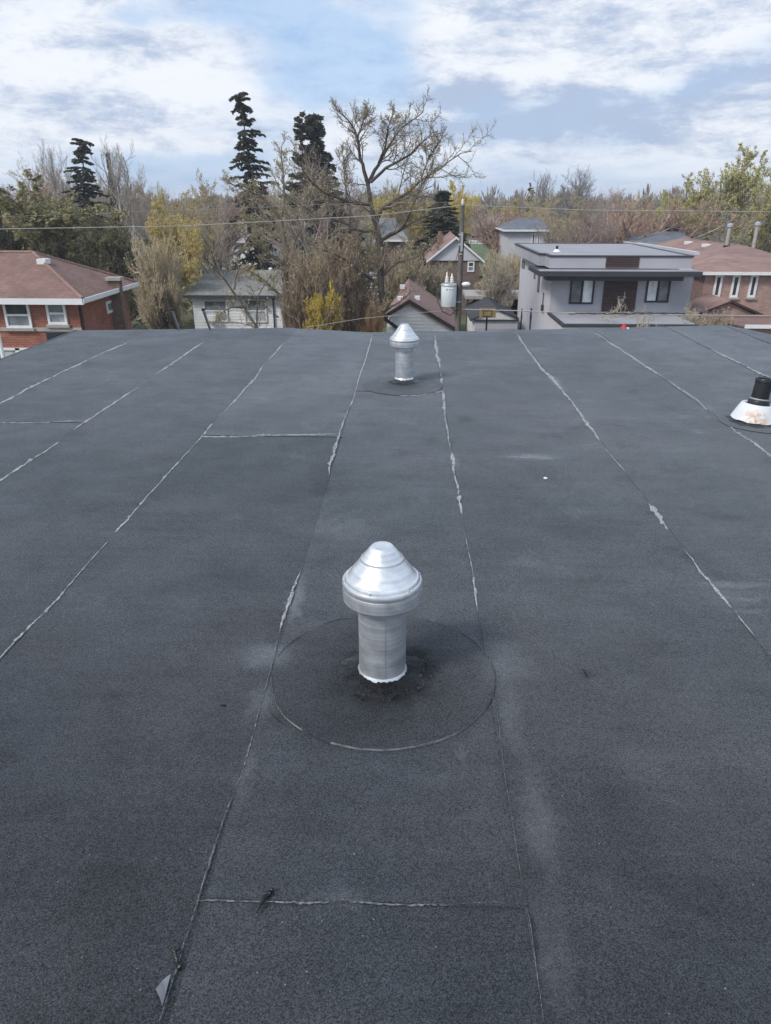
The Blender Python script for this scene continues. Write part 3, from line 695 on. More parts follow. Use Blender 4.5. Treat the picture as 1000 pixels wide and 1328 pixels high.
m_ = WB(); m_.tube([(xe, yf, ez + .04), R1], .07, 6); m_.tube([(xe, yb, ez + .04), R1], .07, 6); m_.tube([R1, R2], .08, 6); m_.build('ridge_cap', M['shingle_pink'], rf)
m_ = WB(); m_.box(xw - .03, xe + .03, yf - .06, yf - .002, ez - .22, ez + .02); m_.box(xe + .002, xe + .06, yf - .06, yb, ez - .16, ez + .02); m_.build('gutter', M['white'], A_)
m_ = WB(); m_.box(xw + .01, xe - .003, yf + .002, yb, ez - .20, ez - .012); m_.build('soffit', M['white'], A_)
Yw = yf + ov - .002
fwin(A_, 10, 37, 391.5, 425, Yw, M['white'], [M['glass_mid'], M['glass']], sill=M['stone'], fw=.10)
fwin(A_, 64, 84, 392, 420.5, Yw, M['white'], [M['glass_curtain'], M['glass_mid']], sill=M['stone'], fw=.10)
fwin(A_, 8, 26, 451, 490, Yw, M['white'], [M['glass_mid'], M['glass_curtain']], fw=.10); fwin(A_, 28, 46, 451, 490, Yw, M['white'], [M['glass_mid'], M['glass_curtain']], fw=.10)
zb = W(50, 427, Yw).z; m_ = WB(); m_.box(xw + ov, xe - ov + .03, Yw - .05, Yw, zb - .08, zb + .08); m_.build('stone_band', M['stone'], A_)
Xw = xe - ov + .002
a, b = S(139, 407, Xw), S(146.5, 388, Xw); ya_, yb_ = sorted((a.y, b.y)); window(A_, (Xw, ya_, min(a.z, b.z)), (0, 1, 0), yb_ - ya_, abs(a.z - b.z) * 1.0, EX, M['white'], [M['glass_mid']], split='', fw=.12, depth=.05)
m_ = WB(); m_.tube([(xe - ov + .06, yf + ov + .1, ez - .2), (xe - ov + .06, yf + ov + .1, 0)], .06, 8); m_.build('downpipe', M['browntrim'], A_)
cy = S(157, 371, xe + .1).y; ctop = S(151, 359, xe - .1)
m_ = WB(); m_.box(xe - ov, xe + .10, cy - .16, cy + .16, 0, ctop.z - .14); m_.build('chimney', M['brick_brown'], A_)
m_ = WB(); m_.box(xe - ov - .06, xe + .2, cy - .26, cy + .26, ctop.z - .14, ctop.z); m_.build('chimney_cap', M['stone'], A_)
v = W(57, 378, yf + 2.0); 
m_ = WB(); m_.tube([(v.x, v.y, v.z - .2), (v.x, v.y, v.z + .22)], .09, 8); m_.box(v.x - .2, v.x + .2, v.y - .2, v.y + .2, v.z - .14, v.z - .08); m_.build('roof_vent_pipe', M['browntrim'], A_)
v = W(53, 331, ym - .6); m_ = WB(); m_.box(v.x - .1, v.x + .3, v.y - .3, v.y + .2, v.z - .4, v.z - .14); m_.build('skylight', M['white'], A_)
dp = W(3, 440, 22); m_ = WB(); m_.tube([W(-2, 432, 24), W(7, 475, 24), W(14, 520, 24)], .05, 8); tag(m_.build('white_pipe', M['white']), 'white standing pipe beside the red brick house at the frame edge', 'pipe')

# ---------- B: white bungalow
eB = 3.3; a = Q(238, 383, eB); YB = a.y; print('bungalow', YB)
xl, xr = a.x, W(368, 383, YB).x; dB = 9.0; yr = YB + dB / 2
rz = W(300, 350, yr).z; xh = W(272, 350, yr).x
B_ = thing('bungalow', 'white sided bungalow with a grey shingle roof behind the bare branches', 'house', ((xl + xr) / 2, yr, 0))
m_ = WB(); m_.add([(xl, YB, eB), (xr, YB, eB), (xr, YB + dB, eB), (xl, YB + dB, eB), (xh, yr, rz), (xr, yr, rz)], [(0, 1, 5, 4), (2, 3, 4, 5), (3, 0, 4), (1, 2, 5), (0, 3, 2, 1)]); m_.build('roof', M['shingle_grey'], B_)
m_ = WB(); m_.box(xl - .02, xr, YB - .1, YB - .002, eB - .18, eB + .02); m_.build('gutter', M['darkgrey'], B_)
x0 = xl + .5; m_ = WB(); m_.box(x0, xr - .3, YB + .5, YB + dB - .5, 0, eB - .002); m_.build('wall', M['offwhite'], B_)
k = 0; z = .1
while z < eB - .2:
    m_ = WB(); m_.prism([(x0, YB + .499, z), (x0, YB + .455, z), (x0, YB + .49, z + .22), (x0, YB + .499, z + .22)], (xr - .3 - x0, 0, 0)); m_.build('siding_board', M['offwhite'], B_); z += .225
fwin(B_, 266, 294, 389, 417, YB + .45, M['white'], [M['glass_curtain'], M['glass_mid']], fw=.10)
fwin(B_, 318, 345, 388, 418, YB + .45, M['white'], [M['glass_curtain'], M['glass_mid']], fw=.10)
a = W(269, 416, YB + .3); m_ = WB(); m_.box(a.x, a.x + .75, YB - .05, YB + .44, a.z, a.z + .42); m_.build('window_air_conditioner', M['white'], B_)
a = W(354, 387, YB + .4); m_ = WB(); m_.tube([(a.x, YB + .38, eB - .2), (a.x, YB + .38, 0)], .06, 8); m_.build('downpipe', M['darkgrey'], B_)
for px in (290, 351):
    a = W(px, 351, yr); m_ = WB(); m_.tube([a + Vector((0, 0, -.3)), a + Vector((0, 0, .12))], .13, 8); m_.tube([a + Vector((0, 0, .12)), a + Vector((0, 0, .24))], [.2, .08], 8); m_.build('roof_cowl', M['white'], B_)

# ---------- D: house with pale gable and brown brick
YD = 70.0; ap = W(592, 307, YD); lf, rt = W(553, 338, YD), W(629, 337, YD); bk = W(586, 303.5, YD + 11)
D_ = thing('brick_house', 'brown brick house with a pale grey gable and small white window', 'house', (ap.x, YD + 5, 0))
eD = min(lf.z, rt.z); hw = (rt.x - lf.x) / 2; cx = ap.x
m_ = WB(); m_.box(cx - hw + .4, cx + hw - .4, YD + .3, YD + 12, 0, eD); m_.build('wall', M['brick_brown'], D_)
m_ = WB(); m_.prism([(cx - hw + .15, YD + .15, eD), (cx + hw - .15, YD + .15, eD), (cx, YD + .15, ap.z - .1)], (0, .2, 0)); m_.build('gable', M['stucco2'], D_)
for s_ in (-1, 1):
    roofplane(D_, [(cx, YD - .1, ap.z), (cx + s_ * hw, YD - .1, eD - .05), (cx + s_ * hw, YD + 12.2, eD - .05), (cx, YD + 12.2, ap.z)], M['shingle_pink'] if s_ < 0 else M['shingle_grey'], .12)
    m_ = WB(); m_.prism([(cx, YD - .16, ap.z + .02), (cx + s_ * hw, YD - .16, eD - .03), (cx + s_ * hw, YD - .16, eD - .22), (cx, YD - .16, ap.z - .17)], (0, .055, 0)); m_.build('rake_board', M['white'], D_)
fwin(D_, 606, 615.5, 339, 352.5, YD + .29, M['white'], [M['glass_mid'], M['glass']], fw=.12)
a = W(571, 304, YD + 5); m_ = WB(); m_.box(a.x - .3, a.x + .3, YD + 4.6, YD + 5.3, eD + .3, a.z); m_.build('chimney', M['brick_brown'], D_)
m_ = WB(); m_.tube([(a.x, YD + 5, a.z), (a.x, YD + 5, a.z + .3)], .2, 8); m_.build('chimney_pot', M['brick_red'], D_)

# ---------- E: garage with brown roof and white sided gable
YE = 47.0; ap = W(531, 388.5, YE); bk = W(530, 361.5, YE + 9)
E_ = thing('garage', 'garage with a rosy brown shingle roof and a white boarded gable', 'garage', (ap.x, YE + 4, 0))
lf = W(497, 409.5, YE); rt = W(594, 427, YE); eL, eR = lf.z, rt.z; slope = (ap.z - rt.z) / (rt.x - ap.x)
m_ = WB(); m_.box(lf.x + .2, rt.x - .3, YE + .25, YE + 9, 0, min(eL, eR) + .05); m_.build('wall', M['offwhite'], E_)
roofplane(E_, [ap, rt, (rt.x + .1, YE + 9.5, rt.z), (bk.x, YE + 9.5, bk.z)], M['shingle_pink'], .12)
roofplane(E_, [ap, (bk.x, YE + 9.5, bk.z), W(500, 404, YE + 2.5), lf], M['shingle_pink'], .12)
for p, q in ((ap, rt), (ap, lf), (lf, W(521, 427, YE))):
    m_ = WB(); m_.prism([(p.x, YE - .08, p.z + .02), (q.x, YE - .08, q.z + .02), (q.x, YE - .08, q.z - .24), (p.x, YE - .08, p.z - .24)], (0, .07, 0)); m_.build('rake_board', M['browntrim'], E_)
z = rt.z - .6; k = 0
while z < ap.z - .45:
    h = .2; xa = ap.x - min((ap.z - .22 - z - h) / slope, 99); xb = ap.x + (ap.z - .22 - z - h) / slope
    xa = max(xa, W(505 + max(0, (rt.z + .5 - z)) * 12, 420, YE).x)
    if xb > xa:
        m_ = WB(); m_.prism([(xa, YE + .249, z), (xa, YE + .20, z), (xa, YE + .235, z + h), (xa, YE + .249, z + h)], (xb - xa, 0, 0)); m_.build('siding_board', M['white'], E_)
    z += h + .015
m_ = WB(); m_.prism([(lf.x + .35, YE + .255, lf.z - .3), (rt.x - .4, YE + .255, rt.z - .3), (rt.x - .4, YE + .255, rt.z - .05), (ap.x, YE + .255, ap.z - .15), (lf.x + .35, YE + .255, lf.z - .15)], (0, .1, 0)); m_.build('gable', M['offwhite'], E_)
for x, y in ((519, 385), (541, 384.5), (522, 370)):
    a = W(x, y, YE + (2.2 if y > 380 else 5.5)); m_ = WB(); m_.box(a.x - .18, a.x + .18, a.y - .2, a.y + .2, a.z - .22, a.z + .03); m_.build('roof_vent_box', M['offwhite'], E_)

# ---------- F: dark roofed white garage + basketball hoop
YF = 50.0; ap = W(644, 400, YF); bk = W(632, 384, YF + 6); lf = W(610, 414.5, YF); rt = W(673, 412.5, YF)
F_ = thing('garage', 'small white garage with a dark grey roof behind the basketball hoop', 'garage', (ap.x, YF + 3, 0))
lb = W(603, 394, YF + 6.5)
m_ = WB(); m_.box(lf.x + .25, rt.x, YF + .2, YF + 7, 0, lf.z); m_.build('wall', M['offwhite'], F_)
roofplane(F_, [ap, (bk.x, YF + 7, bk.z), (lf.x, YF + 7, lf.z), lf], M['shingle_dark'], .12); roofplane(F_, [ap, rt, (rt.x, YF + 7, rt.z), (bk.x, YF + 7, bk.z)], M['shingle_dark'], .12)
m_ = WB(); m_.prism([(lf.x + .3, YF + .1, lf.z), (rt.x - .1, YF + .1, lf.z), (ap.x, YF + .1, ap.z - .1)], (0, .09, 0)); m_.build('gable', M['white'], F_)
m_ = WB(); m_.box(lf.x + .25, rt.x, YF + .02, YF + .09, lf.z - .12, lf.z - .004); m_.build('trim', M['darkgrey'], F_)
a, b = W(616, 417.5, YF + .15), W(671, 417.5, YF + .15); m_ = WB()
for k in range(4): m_.box(a.x, b.x, YF + .12, YF + .18, a.z - .5 * (k + 1) + .02, a.z - .5 * k)
m_.build('garage_door', M['stucco2'], F_)
YH = 48.0; a, b = W(621.5, 412, YH), W(643.5, 399.5, YH)
H_ = thing('basketball_hoop', 'yellowed basketball backboard on a dark pole before the small white garage', 'basketball hoop', ((a.x + b.x) / 2, YH, 0))
m_ = WB(); m_.box(a.x, b.x, YH, YH + .04, a.z, b.z); m_.build('backboard', M['backboard'], H_)
m_ = WB(); c = (a.x + b.x) / 2
for x0_, x1_, z0_, z1_ in ((c - .3, c + .3, a.z + .42, a.z + .47), (c - .3, c - .26, a.z + .1, a.z + .42), (c + .26, c + .3, a.z + .1, a.z + .42), (c - .3, c + .3, a.z + .06, a.z + .1)): m_.box(x0_, x1_, YH - .02, YH - .003, z0_, z1_)
m_.build('target_frame', M['browntrim'], H_)
m_ = WB(); m_.tube([(c + .23 * math.cos(q), YH - .3 + .23 * math.sin(q), a.z + .1) for q in [i * .5236 for i in range(13)]], .015, 6); m_.build('rim', M['browntrim'], H_)
m_ = WB(); m_.tube([(c, YH + .3, 0), (c, YH + .3, a.z + .2), (c, YH + .06, a.z + .5)], .06, 8); m_.build('pole', M['black'], H_)
# carport roof between the garages and the modern house
a = W(640, 386, 56); b = W(672, 386, 56); C_ = thing('carport', 'low flat carport roof with a dark opening behind the small garage', 'carport', (a.x, 56, 0))
m_ = WB(); m_.box(W(604, 386, 56).x, b.x + 1.5, 56, 60, a.z - .12, a.z + .12); m_.build('roof', M['concrete'], C_)
m_ = WB(); m_.box(a.x - 1.2, b.x + 1.4, 59.4, 59.6, 0, a.z - .13); m_.build('back_wall', M['black'], C_)
for x in (W(606, 386, 56).x, a.x + .5, b.x): m_ = WB(); m_.box(x, x + .12, 56.1, 56.22, 0, a.z - .125); m_.build('post', M['browntrim'], C_)

# ---------- G: grey hip roof two storey house
def hiphouse(x0, x1, eavey, topx0, topx1, topy, Y, depth, wmat, rmat, label, wins=(), name='house', ov=.5, trim='white'):
    a, b = W(x0, eavey, Y), W(x1, eavey, Y); ez_ = a.z; yr_ = Y + depth / 2
    r0, r1 = W(topx0, topy, yr_), W(topx1, topy, yr_)
    T = thing(name, label, 'house', ((a.x + b.x) / 2, yr_, 0))
    m_ = WB(); m_.add([(a.x, Y, ez_), (b.x, Y, ez_), (b.x, Y + depth, ez_), (a.x, Y + depth, ez_), (r0.x, yr_, r0.z), (r1.x, yr_, r0.z)], [(0, 1, 5, 4), (1, 2, 5), (2, 3, 4, 5), (3, 0, 4), (0, 3, 2, 1)]); m_.build('roof', rmat, T)
    m_ = WB(); m_.box(a.x + ov, b.x - ov, Y + ov, Y + depth - ov, 0, ez_ - .003); m_.build('wall', wmat, T)
    m_ = WB(); m_.box(a.x - .02, b.x + .02, Y - .08, Y - .002, ez_ - .2, ez_ + .02); m_.box(a.x - .08, a.x - .022, Y - .08, Y + depth, ez_ - .2, ez_ + .02); m_.build('gutter', M[trim], T)
    for (p0, p1, q0, q1, fm, gm, sp) in wins: fwin(T, p0, p1, q0, q1, Y + ov - .002, M[fm], [M[q] for q in gm], split=sp, fw=.12)
    return T
hiphouse(654, 713, 298, 674, 700, 282.5, 95, 12, M['stucco2'], M['shingle_blue'], 'pale two storey house with a blue grey hip roof behind the modern house', [(689, 694.5, 302, 317, 'white', ['glass'], ''), (696, 701, 302, 317, 'white', ['glass'], '')])
hiphouse(886, 912, 279.5, 895, 903, 269.5, 200, 12, M['offwhite'], M['shingle_blue'], 'distant house with a pale grey roof beyond the yellow green trees', [(893, 897, 283, 292, 'white', ['glass'], ''), (901, 904, 283, 292, 'white', ['glass'], '')])
hiphouse(838, 912, 318, 862, 880, 299.5, 66, 10, M['brick_dim'], M['shingle_blue'], 'house with a blue grey roof just behind the rosy brown roof', [])
for px in (867, 877):
    a = W(px, 299, 71); m_ = WB(); m_.tube([a + Vector((0, 0, -.8)), a + Vector((0, 0, .1))], .22, 10); m_.tube([a + Vector((0, 0, .1)), a + Vector((0, 0, .35))], [.34, .3], 10)
    tag(m_.build('chimney_cowl', M['black']), 'black chimney cowl on the blue grey roof, one of a close pair', 'chimney cowl', 'pair of black cowls on the blue grey roof')
hiphouse(616, 660, 294, 634, 650, 281, 230, 14, M['brick_dim'], M['shingle_grey'], 'distant brown house beyond the lawn, with a parked car beside it', [(634, 640, 299, 307, 'white', ['glass'], '')])
hiphouse(950, 1050, 330, 975, 1020, 306, 82, 12, M['brick_pink'], M['shingle_pink'], 'house whose brown roof shows behind the two furnace pipes', [])
hiphouse(912, 956, 292, 922, 946, 284, 100, 12, M['brick_brown'], M['shingle_brown'], 'brown brick house half hidden by the green leafing tree', [])
hiphouse(483, 530, 311, 492, 512, 283, 90, 14, M['brick_brown'], M['shingle_grey'], 'house with a grey roof seen through the branches of the large central tree', [])
hiphouse(120, 182, 312, 135, 168, 291, 100, 14, M['offwhite'], M['flatroof'], 'house with a pale roof glimpsed behind the yellow green tree', [])
hiphouse(225, 345, 313, 236, 330, 290, 120, 16, M['offwhite'], M['flatroof'], 'long pale roofed building behind the brown trees', [])
# white steps and deck behind the central tree
a = W(472, 384, 52); t = thing('deck', 'white wooden deck steps half hidden behind the large trunk', 'deck', (a.x, 52, 0))
for k in range(7):
    p = W(473 + k * .8, 385 - k * 4.2, 52 + k * .25); m_ = WB(); m_.box(p.x, p.x + .95, p.y, p.y + .28, p.z - .05, p.z); m_.build('step', M['white'], t)
m_ = WB(); p = W(474, 354, 54); m_.box(p.x, p.x + 1.2, 53.9, 56, p.z - .2, p.z - .1); m_.box(p.x + 1.1, p.x + 1.2, 53.9, 54, 0, p.z - .21); m_.box(p.x, p.x + .1, 53.9, 54, 0, p.z - .21); m_.build('frame', M['offwhite'], t)

# ---------- H: modern grey house
Y0, Y1 = 42.0, 43.7
fl, fr = W(714, 332, Y0), W(901, 329.5, Y0); zt = fl.z; zpb = W(714, 348, Y0).z; XFL = fl.x; XFR = W(899, 332, Y0).x
XB = W(699, 331, Y1).x; YBK = 54.0
H = thing('modern_house', 'modern grey stucco house with flat roof, dark canopy and black framed windows', 'house', ((XFL + XFR) / 2, 48, 0))
WL = W(712.5, 400, Y0 + .5).x; WR = W(893, 400, Y0 + .5).x; YW = Y0 + .5
m_ = WB(); m_.box(WL, WR, YW, YBK + 1, 0, zpb - .3); m_.build('wall', M['stucco'], H)
m_ = WB(); m_.box(WL - .02, WL - .002, YW + .01, YBK + .98, 0, zpb - .31); m_.build('lit_side_wall', M['stucco2'], H)  # paler stucco sheet paints in the light this side catches from the left
m_ = WB(); m_.box(XFL, XFR, Y0, Y1, zpb, zt - .05); m_.build('parapet', M['stucco'], H)
m_ = WB(); m_.box(XB, XFR - .003, Y1 + .002, YBK, zpb + .003, zt - .053); m_.build('parapet', M['stucco'], H)
def cap(x0, x1, y0, y1, z, h=.09, w=.16):
    m_ = WB(); m_.box(x0, x1, y0, y1, z, z + h); m_.build('parapet_cap', M['darkgrey'], H)
cap(XFL - .05, XFR + .05, Y0 - .05, Y0 + .14, zt - .05); cap(XFL - .05, XFL + .14, Y0 + .142, Y1 - .06, zt - .05); cap(XB - .05, XFL + .14, Y1 - .058, Y1 + .14, zt - .05)
cap(XB - .05, XB + .14, Y1 + .142, YBK + .05, zt - .05); cap(XFR - .14, XFR + .05, Y0 + .142, YBK + .05, zt - .05); cap(XB + .142, XFR - .142, YBK - .14, YBK + .05, zt - .05)
m_ = WB(); m_.box(XFL + .142, XFR - .142, Y0 + .142, YBK - .142, zt - .045, zt + .01); m_.box(XB + .142, XFL + .14, Y1 + .142, YBK - .142, zt - .045, zt + .01); m_.build('roof', M['flatroof'], H)
a, b = W(824, 317, YBK - 2), W(899, 326, Y0 + 2); m_ = WB(); m_.prism([W(824, 320, YBK - 1), W(824, 314.5, YBK - 1), W(901, 326.5, Y0 + 2.5), W(901, 330.5, Y0 + 2.5)], (.3, 0, 0)); m_.build('roof_upstand', M['stucco2'], H)
a, b = W(785, 347, Y0), W(829.5, 333, Y0)
nb = 5
for k in range(nb):
    z0_ = a.z + (b.z - a.z) * k / nb; m_ = WB(); m_.box(a.x, b.x, Y0 - .05, Y0 - .003, z0_ + .01, z0_ + (b.z - a.z) / nb - .005); m_.build('wood_board', M['wood'], H)
YC = 41.0; cl, cr = W(699.5, 352, YC), W(911.5, 350, YC); zc = cl.z; zcb = W(704, 358.5, YC).z
m_ = WB(); m_.box(cl.x, cr.x, YC, Y0 - .003, zcb, zc); m_.box(cl.x, XB + .6, Y0 - .001, Y1 + 1.2, zcb + .01, zc - .01); m_.build('canopy', M['darkgrey'], H)
m_ = WB(); m_.box(cl.x + .06, cr.x - .06, YC + .06, Y0 - .005, zc + .003, zc + .03); m_.build('canopy_top', M['flatroof'], H)
m_ = WB(); m_.box(cl.x + .5, cr.x - .8, YC + .35, YW - .003, zcb - .25, zcb - .003); m_.build('canopy_beam', M['darkgrey'], H)
fwin(H, 737.5, 772, 361, 394, YW - .001, M['black'], [M['glass_mid'], M['glass_white']], split='v', fw=.09)
fwin(H, 835.5, 871, 358.5, 392, YW - .001, M['black'], [M['glass_white'], M['glass_mid']], split='v', fw=.09)
a, b = W(779, 408, YW), W(828, 360, YW); nb = 9
for k in range(nb):
    z0_ = a.z + (b.z - a.z) * k / nb; m_ = WB(); m_.box(a.x, b.x, YW - .06, YW - .003, z0_ + .012, z0_ + (b.z - a.z) / nb - .006); m_.build('wood_board', M['wood'], H)
for x0_, x1_, y0_, y1_ in ((677, 681, 339, 347), (692.5, 695.5, 345, 361), (697, 701, 357, 378)):
    a, b = S(x0_, y1_, WL - .02), S(x1_, y0_, WL - .02); ya_, yb_ = sorted((a.y, b.y)); zz0, zz1 = a.z, W(x1_, y0_, b.y).z
    window(H, (WL - .021, yb_, min(a.z, b.z)), (0, -1, 0), yb_ - ya_, abs(b.z - a.z), WX_, M['darkgrey'], [M['glass_mid']], split='', fw=.05, depth=.03)
p = W(722, 327, Y0 + 3.4); m_ = WB(); m_.tube([(p.x, p.y, zt), (p.x, p.y, p.z + .35)], .075, 8); m_.build('vent_pipe', M['black'], H)
m_ = WB(); m_.lathe([(.24, 0), (.10, .16)], 16); m_.v = [(x + p.x, y + p.y, z + zt) for x, y, z in m_.v]; m_.build('pipe_flashing', M['white'], H)
# low porch block in front
YP = 38.0; a = W(731, 420.5, YP); z_p = a.z; xr_ = W(905, 420, YP).x
m_ = WB(); m_.box(a.x, xr_, YP + .06, YW - .004, 0, z_p - .14); m_.build('porch', M['stucco2'], H)
m_ = WB(); m_.box(a.x - .06, xr_ + .06, YP, YW - .004, z_p - .139, z_p); m_.build('porch_edge', M['darkgrey'], H)
m_ = WB(); m_.box(a.x + .08, xr_ - .08, YP + .14, YW - .02, z_p + .003, z_p + .03); m_.build('porch_roof', M['flatroof'], H)
for px in (677, 689):
    q = S(px, 408, WL - .05); m_ = WB(); m_.tube([(WL - .08, q.y, q.z + .4), (WL - .08, q.y, 0)], .045, 6); m_.box(WL - .12, WL - .021, q.y - .1, q.y + .1, q.z - .3, q.z - .05); m_.build('service_conduit', M['darkgrey'], H)
q = S(704, 400, WL - .05); m_ = WB(); m_.box(WL - .15, WL - .021, q.y - .15, q.y + .15, q.z - .2, q.z + .2); m_.tube([(WL - .08, q.y, q.z + .2), (WL - .08, q.y, q.z + .9)], .03, 6); m_.build('meter_box', M['darkgrey'], H)

# ---------- I: rosy brick house with two furnace pipes
YI = 47.0; ez_ = W(912, 353, YI).z; xe_ = W(911, 353, YI).x; xr_ = W(1085, 353, YI).x; pk = W(952, 318, YI + 5.0); bk = W(866, 309.5, YI + 15)
I_ = thing('brick_house', 'pinkish brick house with a rosy brown hip roof and three narrow windows', 'house', ((xe_ + xr_) / 2, YI + 7, 0))
wpk = 2 * pk.x - xe_
zr = pk.z; bkx = pk.x
m_ = WB(); m_.add([(xe_, YI, ez_), (xr_, YI, ez_), (xr_, YI + 20, ez_), (xe_, YI + 20, ez_), (pk.x, pk.y, zr), (pk.x, YI + 15, zr), (xr_ - (pk.x - xe_), pk.y, zr)],
              [(0, 1, 6, 4), (0, 4, 5, 3), (4, 6, 5), (1, 2, 6), (2, 3, 5, 6), (0, 3, 2, 1)]); rf = m_.build('roof', M['shingle_pink'], I_)
m_ = WB(); m_.tube([(pk.x, pk.y, zr), (pk.x, YI + 15, zr)], .05, 6); m_.build('ridge_cap', M['shingle_pink'], rf)
m_ = WB(); m_.box(xe_ - .05, xr_, YI - .1, YI - .002, ez_ - .16, ez_ + .02); m_.box(xe_ - .08, xe_ - .002, YI - .1, YI + 20, ez_ - .16, ez_ + .02); m_.build('gutter', M['white'], I_)
m_ = WB(); m_.box(xe_ + .35, xr_ - .35, YI + .35, YI + 19.6, 0, ez_ - .003); m_.build('wall', M['brick_pink'], I_)
YI2 = YI + .348
for x0_, x1_ in ((923, 938), (945.5, 961), (968.5, 984)):
    fwin(I_, x0_, x1_, 356.5, 385.5, YI2, M['white'], [M['glass']], split='', fw=.13, sill=M['stone'])
ap = W(949, 390, YI - 3.2); lf, rt = W(900, 409, YI - 3.2), W(994, 407, YI - 3.2)
e2 = lf.z
for s_, f in ((-1, lf), (1, rt)):
    roofplane(I_, [(ap.x, YI - 3.2, ap.z), (f.x, YI - 3.2, e2), (f.x, YI + .33, e2), (ap.x, YI + .33, ap.z)], M['shingle_pink'], .12, 'porch_roof')
    m_ = WB(); m_.prism([(ap.x, YI - 3.26, ap.z + .02), (f.x, YI - 3.26, e2 + .02), (f.x, YI - 3.26, e2 - .08), (ap.x, YI - 3.26, ap.z - .1)], (0, .05, 0)); m_.build('rake_board', M['browntrim'], I_)
m_ = WB(); m_.prism([(lf.x + .2, YI - 3.0, e2 - .1), (rt.x - .2, YI - 3.0, e2 - .1), (ap.x, YI - 3.0, ap.z - .15)], (0, .2, 0)); m_.box(lf.x + .2, rt.x - .2, YI - 2.99, YI + .33, 0, e2 - .13); m_.build('porch_gable', M['brick_pink'], I_)
a = W(967, 423, YI - 8); b = W(1060, 425, YI - 8)
m_ = WB(); m_.box(a.x, b.x, YI - 8, YI - 7.9, a.z - .12, a.z + .06); m_.build('gutter', M['white'], I_)
roofplane(I_, [(a.x, YI - 7.9, a.z), (b.x, YI - 7.9, a.z), (b.x, YI - 3.3, W(990, 408, YI - 3.3).z), (a.x - 1.2, YI - 3.3, W(990, 408, YI - 3.3).z)], M['shingle_brown'], .1, 'lower_roof')
m_ = WB(); m_.box(a.x + .3, b.x, YI - 7.6, YI - 3.3, 0, a.z - .13); m_.build('lower_wall', M['brick_pink'], I_)
for px, py in ((893, 314.5), (916, 318)):
    # on the roof's western slope
    z_on = None
    for Yt in [YI + q * .25 for q in range(4, 60)]:
        p = W(px, py, Yt); zs = ez_ + (p.x - xe_) / (pk.x - xe_) * (zr - ez_)
        if xe_ < p.x < pk.x and p.z <= zs + .05: z_on = p; break
    p = z_on or W(px, py, YI + 12)
    m_ = WB(); m_.box(p.x - .22, p.x + .22, p.y - .3, p.y + .3, p.z - .3, p.z + .08); m_.build('roof_vent_box', M['white'], I_)
for px, y0_, y1_, Yp, lab in ((947, 292, 319, YI + 5.5, 'pale furnace pipe with a round cap rising from the rosy brown roof ridge'), (983, 290, 326, YI + 4.6, 'pale furnace pipe with a blackened foot, nearer the frame edge')):
    p, q = W(px, y0_, Yp), W(px - (3 if px < 960 else 3.5), y1_, Yp)
    t = thing('furnace_pipe', lab, 'flue pipe', (p.x, Yp, q.z), 'furnace flue pipes on the rosy brown roof')
    m_ = WB(); m_.tube([(p.x, Yp, q.z - .4), (p.x, Yp, p.z - .15)], .115, 12); m_.build('pipe', M['stone'], t)
    m_ = WB(); m_.tube([(p.x, Yp, p.z - .16), (p.x, Yp, p.z - .10), (p.x, Yp, p.z + .04), (p.x, Yp, p.z + .12)], [.14, .2, .2, .08], 12); m_.build('cap', M['galv'], t)
    m_ = WB(); m_.tube([(p.x, Yp, q.z - .4), (p.x, Yp, q.z + .05)], .2, 12); m_.build('foot', M['black'], t)

# ---------- parked car beyond the lawn
p = Q(622, 310.5, 0); t = thing('parked_car', 'dark car parked beside the distant brown house', 'car', (p.x, p.y, 0))
m_ = MB(); prof = [(-2.2, .35), (-2.25, .8), (-2.0, .95), (-1.2, 1.0), (-.7, 1.42), (.8, 1.45), (1.5, 1.0), (2.2, .9), (2.3, .6), (2.25, .35)]
m_.prism([(x, -.85, z) for x, z in prof], (0, 1.7, 0)); m_.build('body', M['car'], t, bevel=.06)
for s_ in (-1, 1):
    m_ = MB(); m_.prism([(-1.05, s_ * .86, 1.02), (-.65, s_ * .86, 1.36), (.75, s_ * .86, 1.38), (1.3, s_ * .86, 1.02)], (0, s_ * .01, 0)); m_.build('side_window', M['glass'], t)
    for x in (-1.4, 1.4):
        m_ = MB(); m_.tube([(x, s_ * .78, .33), (x, s_ * .92, .33)], .33, 16); w = m_.build('wheel', M['black'], t)
        m_ = MB(); m_.tube([(x, s_ * .925, .33), (x, s_ * .94, .33)], .19, 12); m_.build('rim', M['galv'], w)
a = Q(609, 317.5, 0); b = Q(640, 316.5, 0); t = thing('white_fence', 'low white fence at the far side of the green lawn', 'fence', (a.x, a.y, 0))
for k in range(9):
    q = a.lerp(b, k / 8); m_ = WB(); m_.box(q.x - .1, q.x + .1, q.y - .1, q.y + .1, 0, 1.1); m_.build('post', M['white'], t)
for z_ in (.35, .85): m_ = WB(); m_.box(a.x, b.x, a.y + .12, a.y + .18, z_ - .12, z_ + .12); m_.build('rail', M['white'], t)

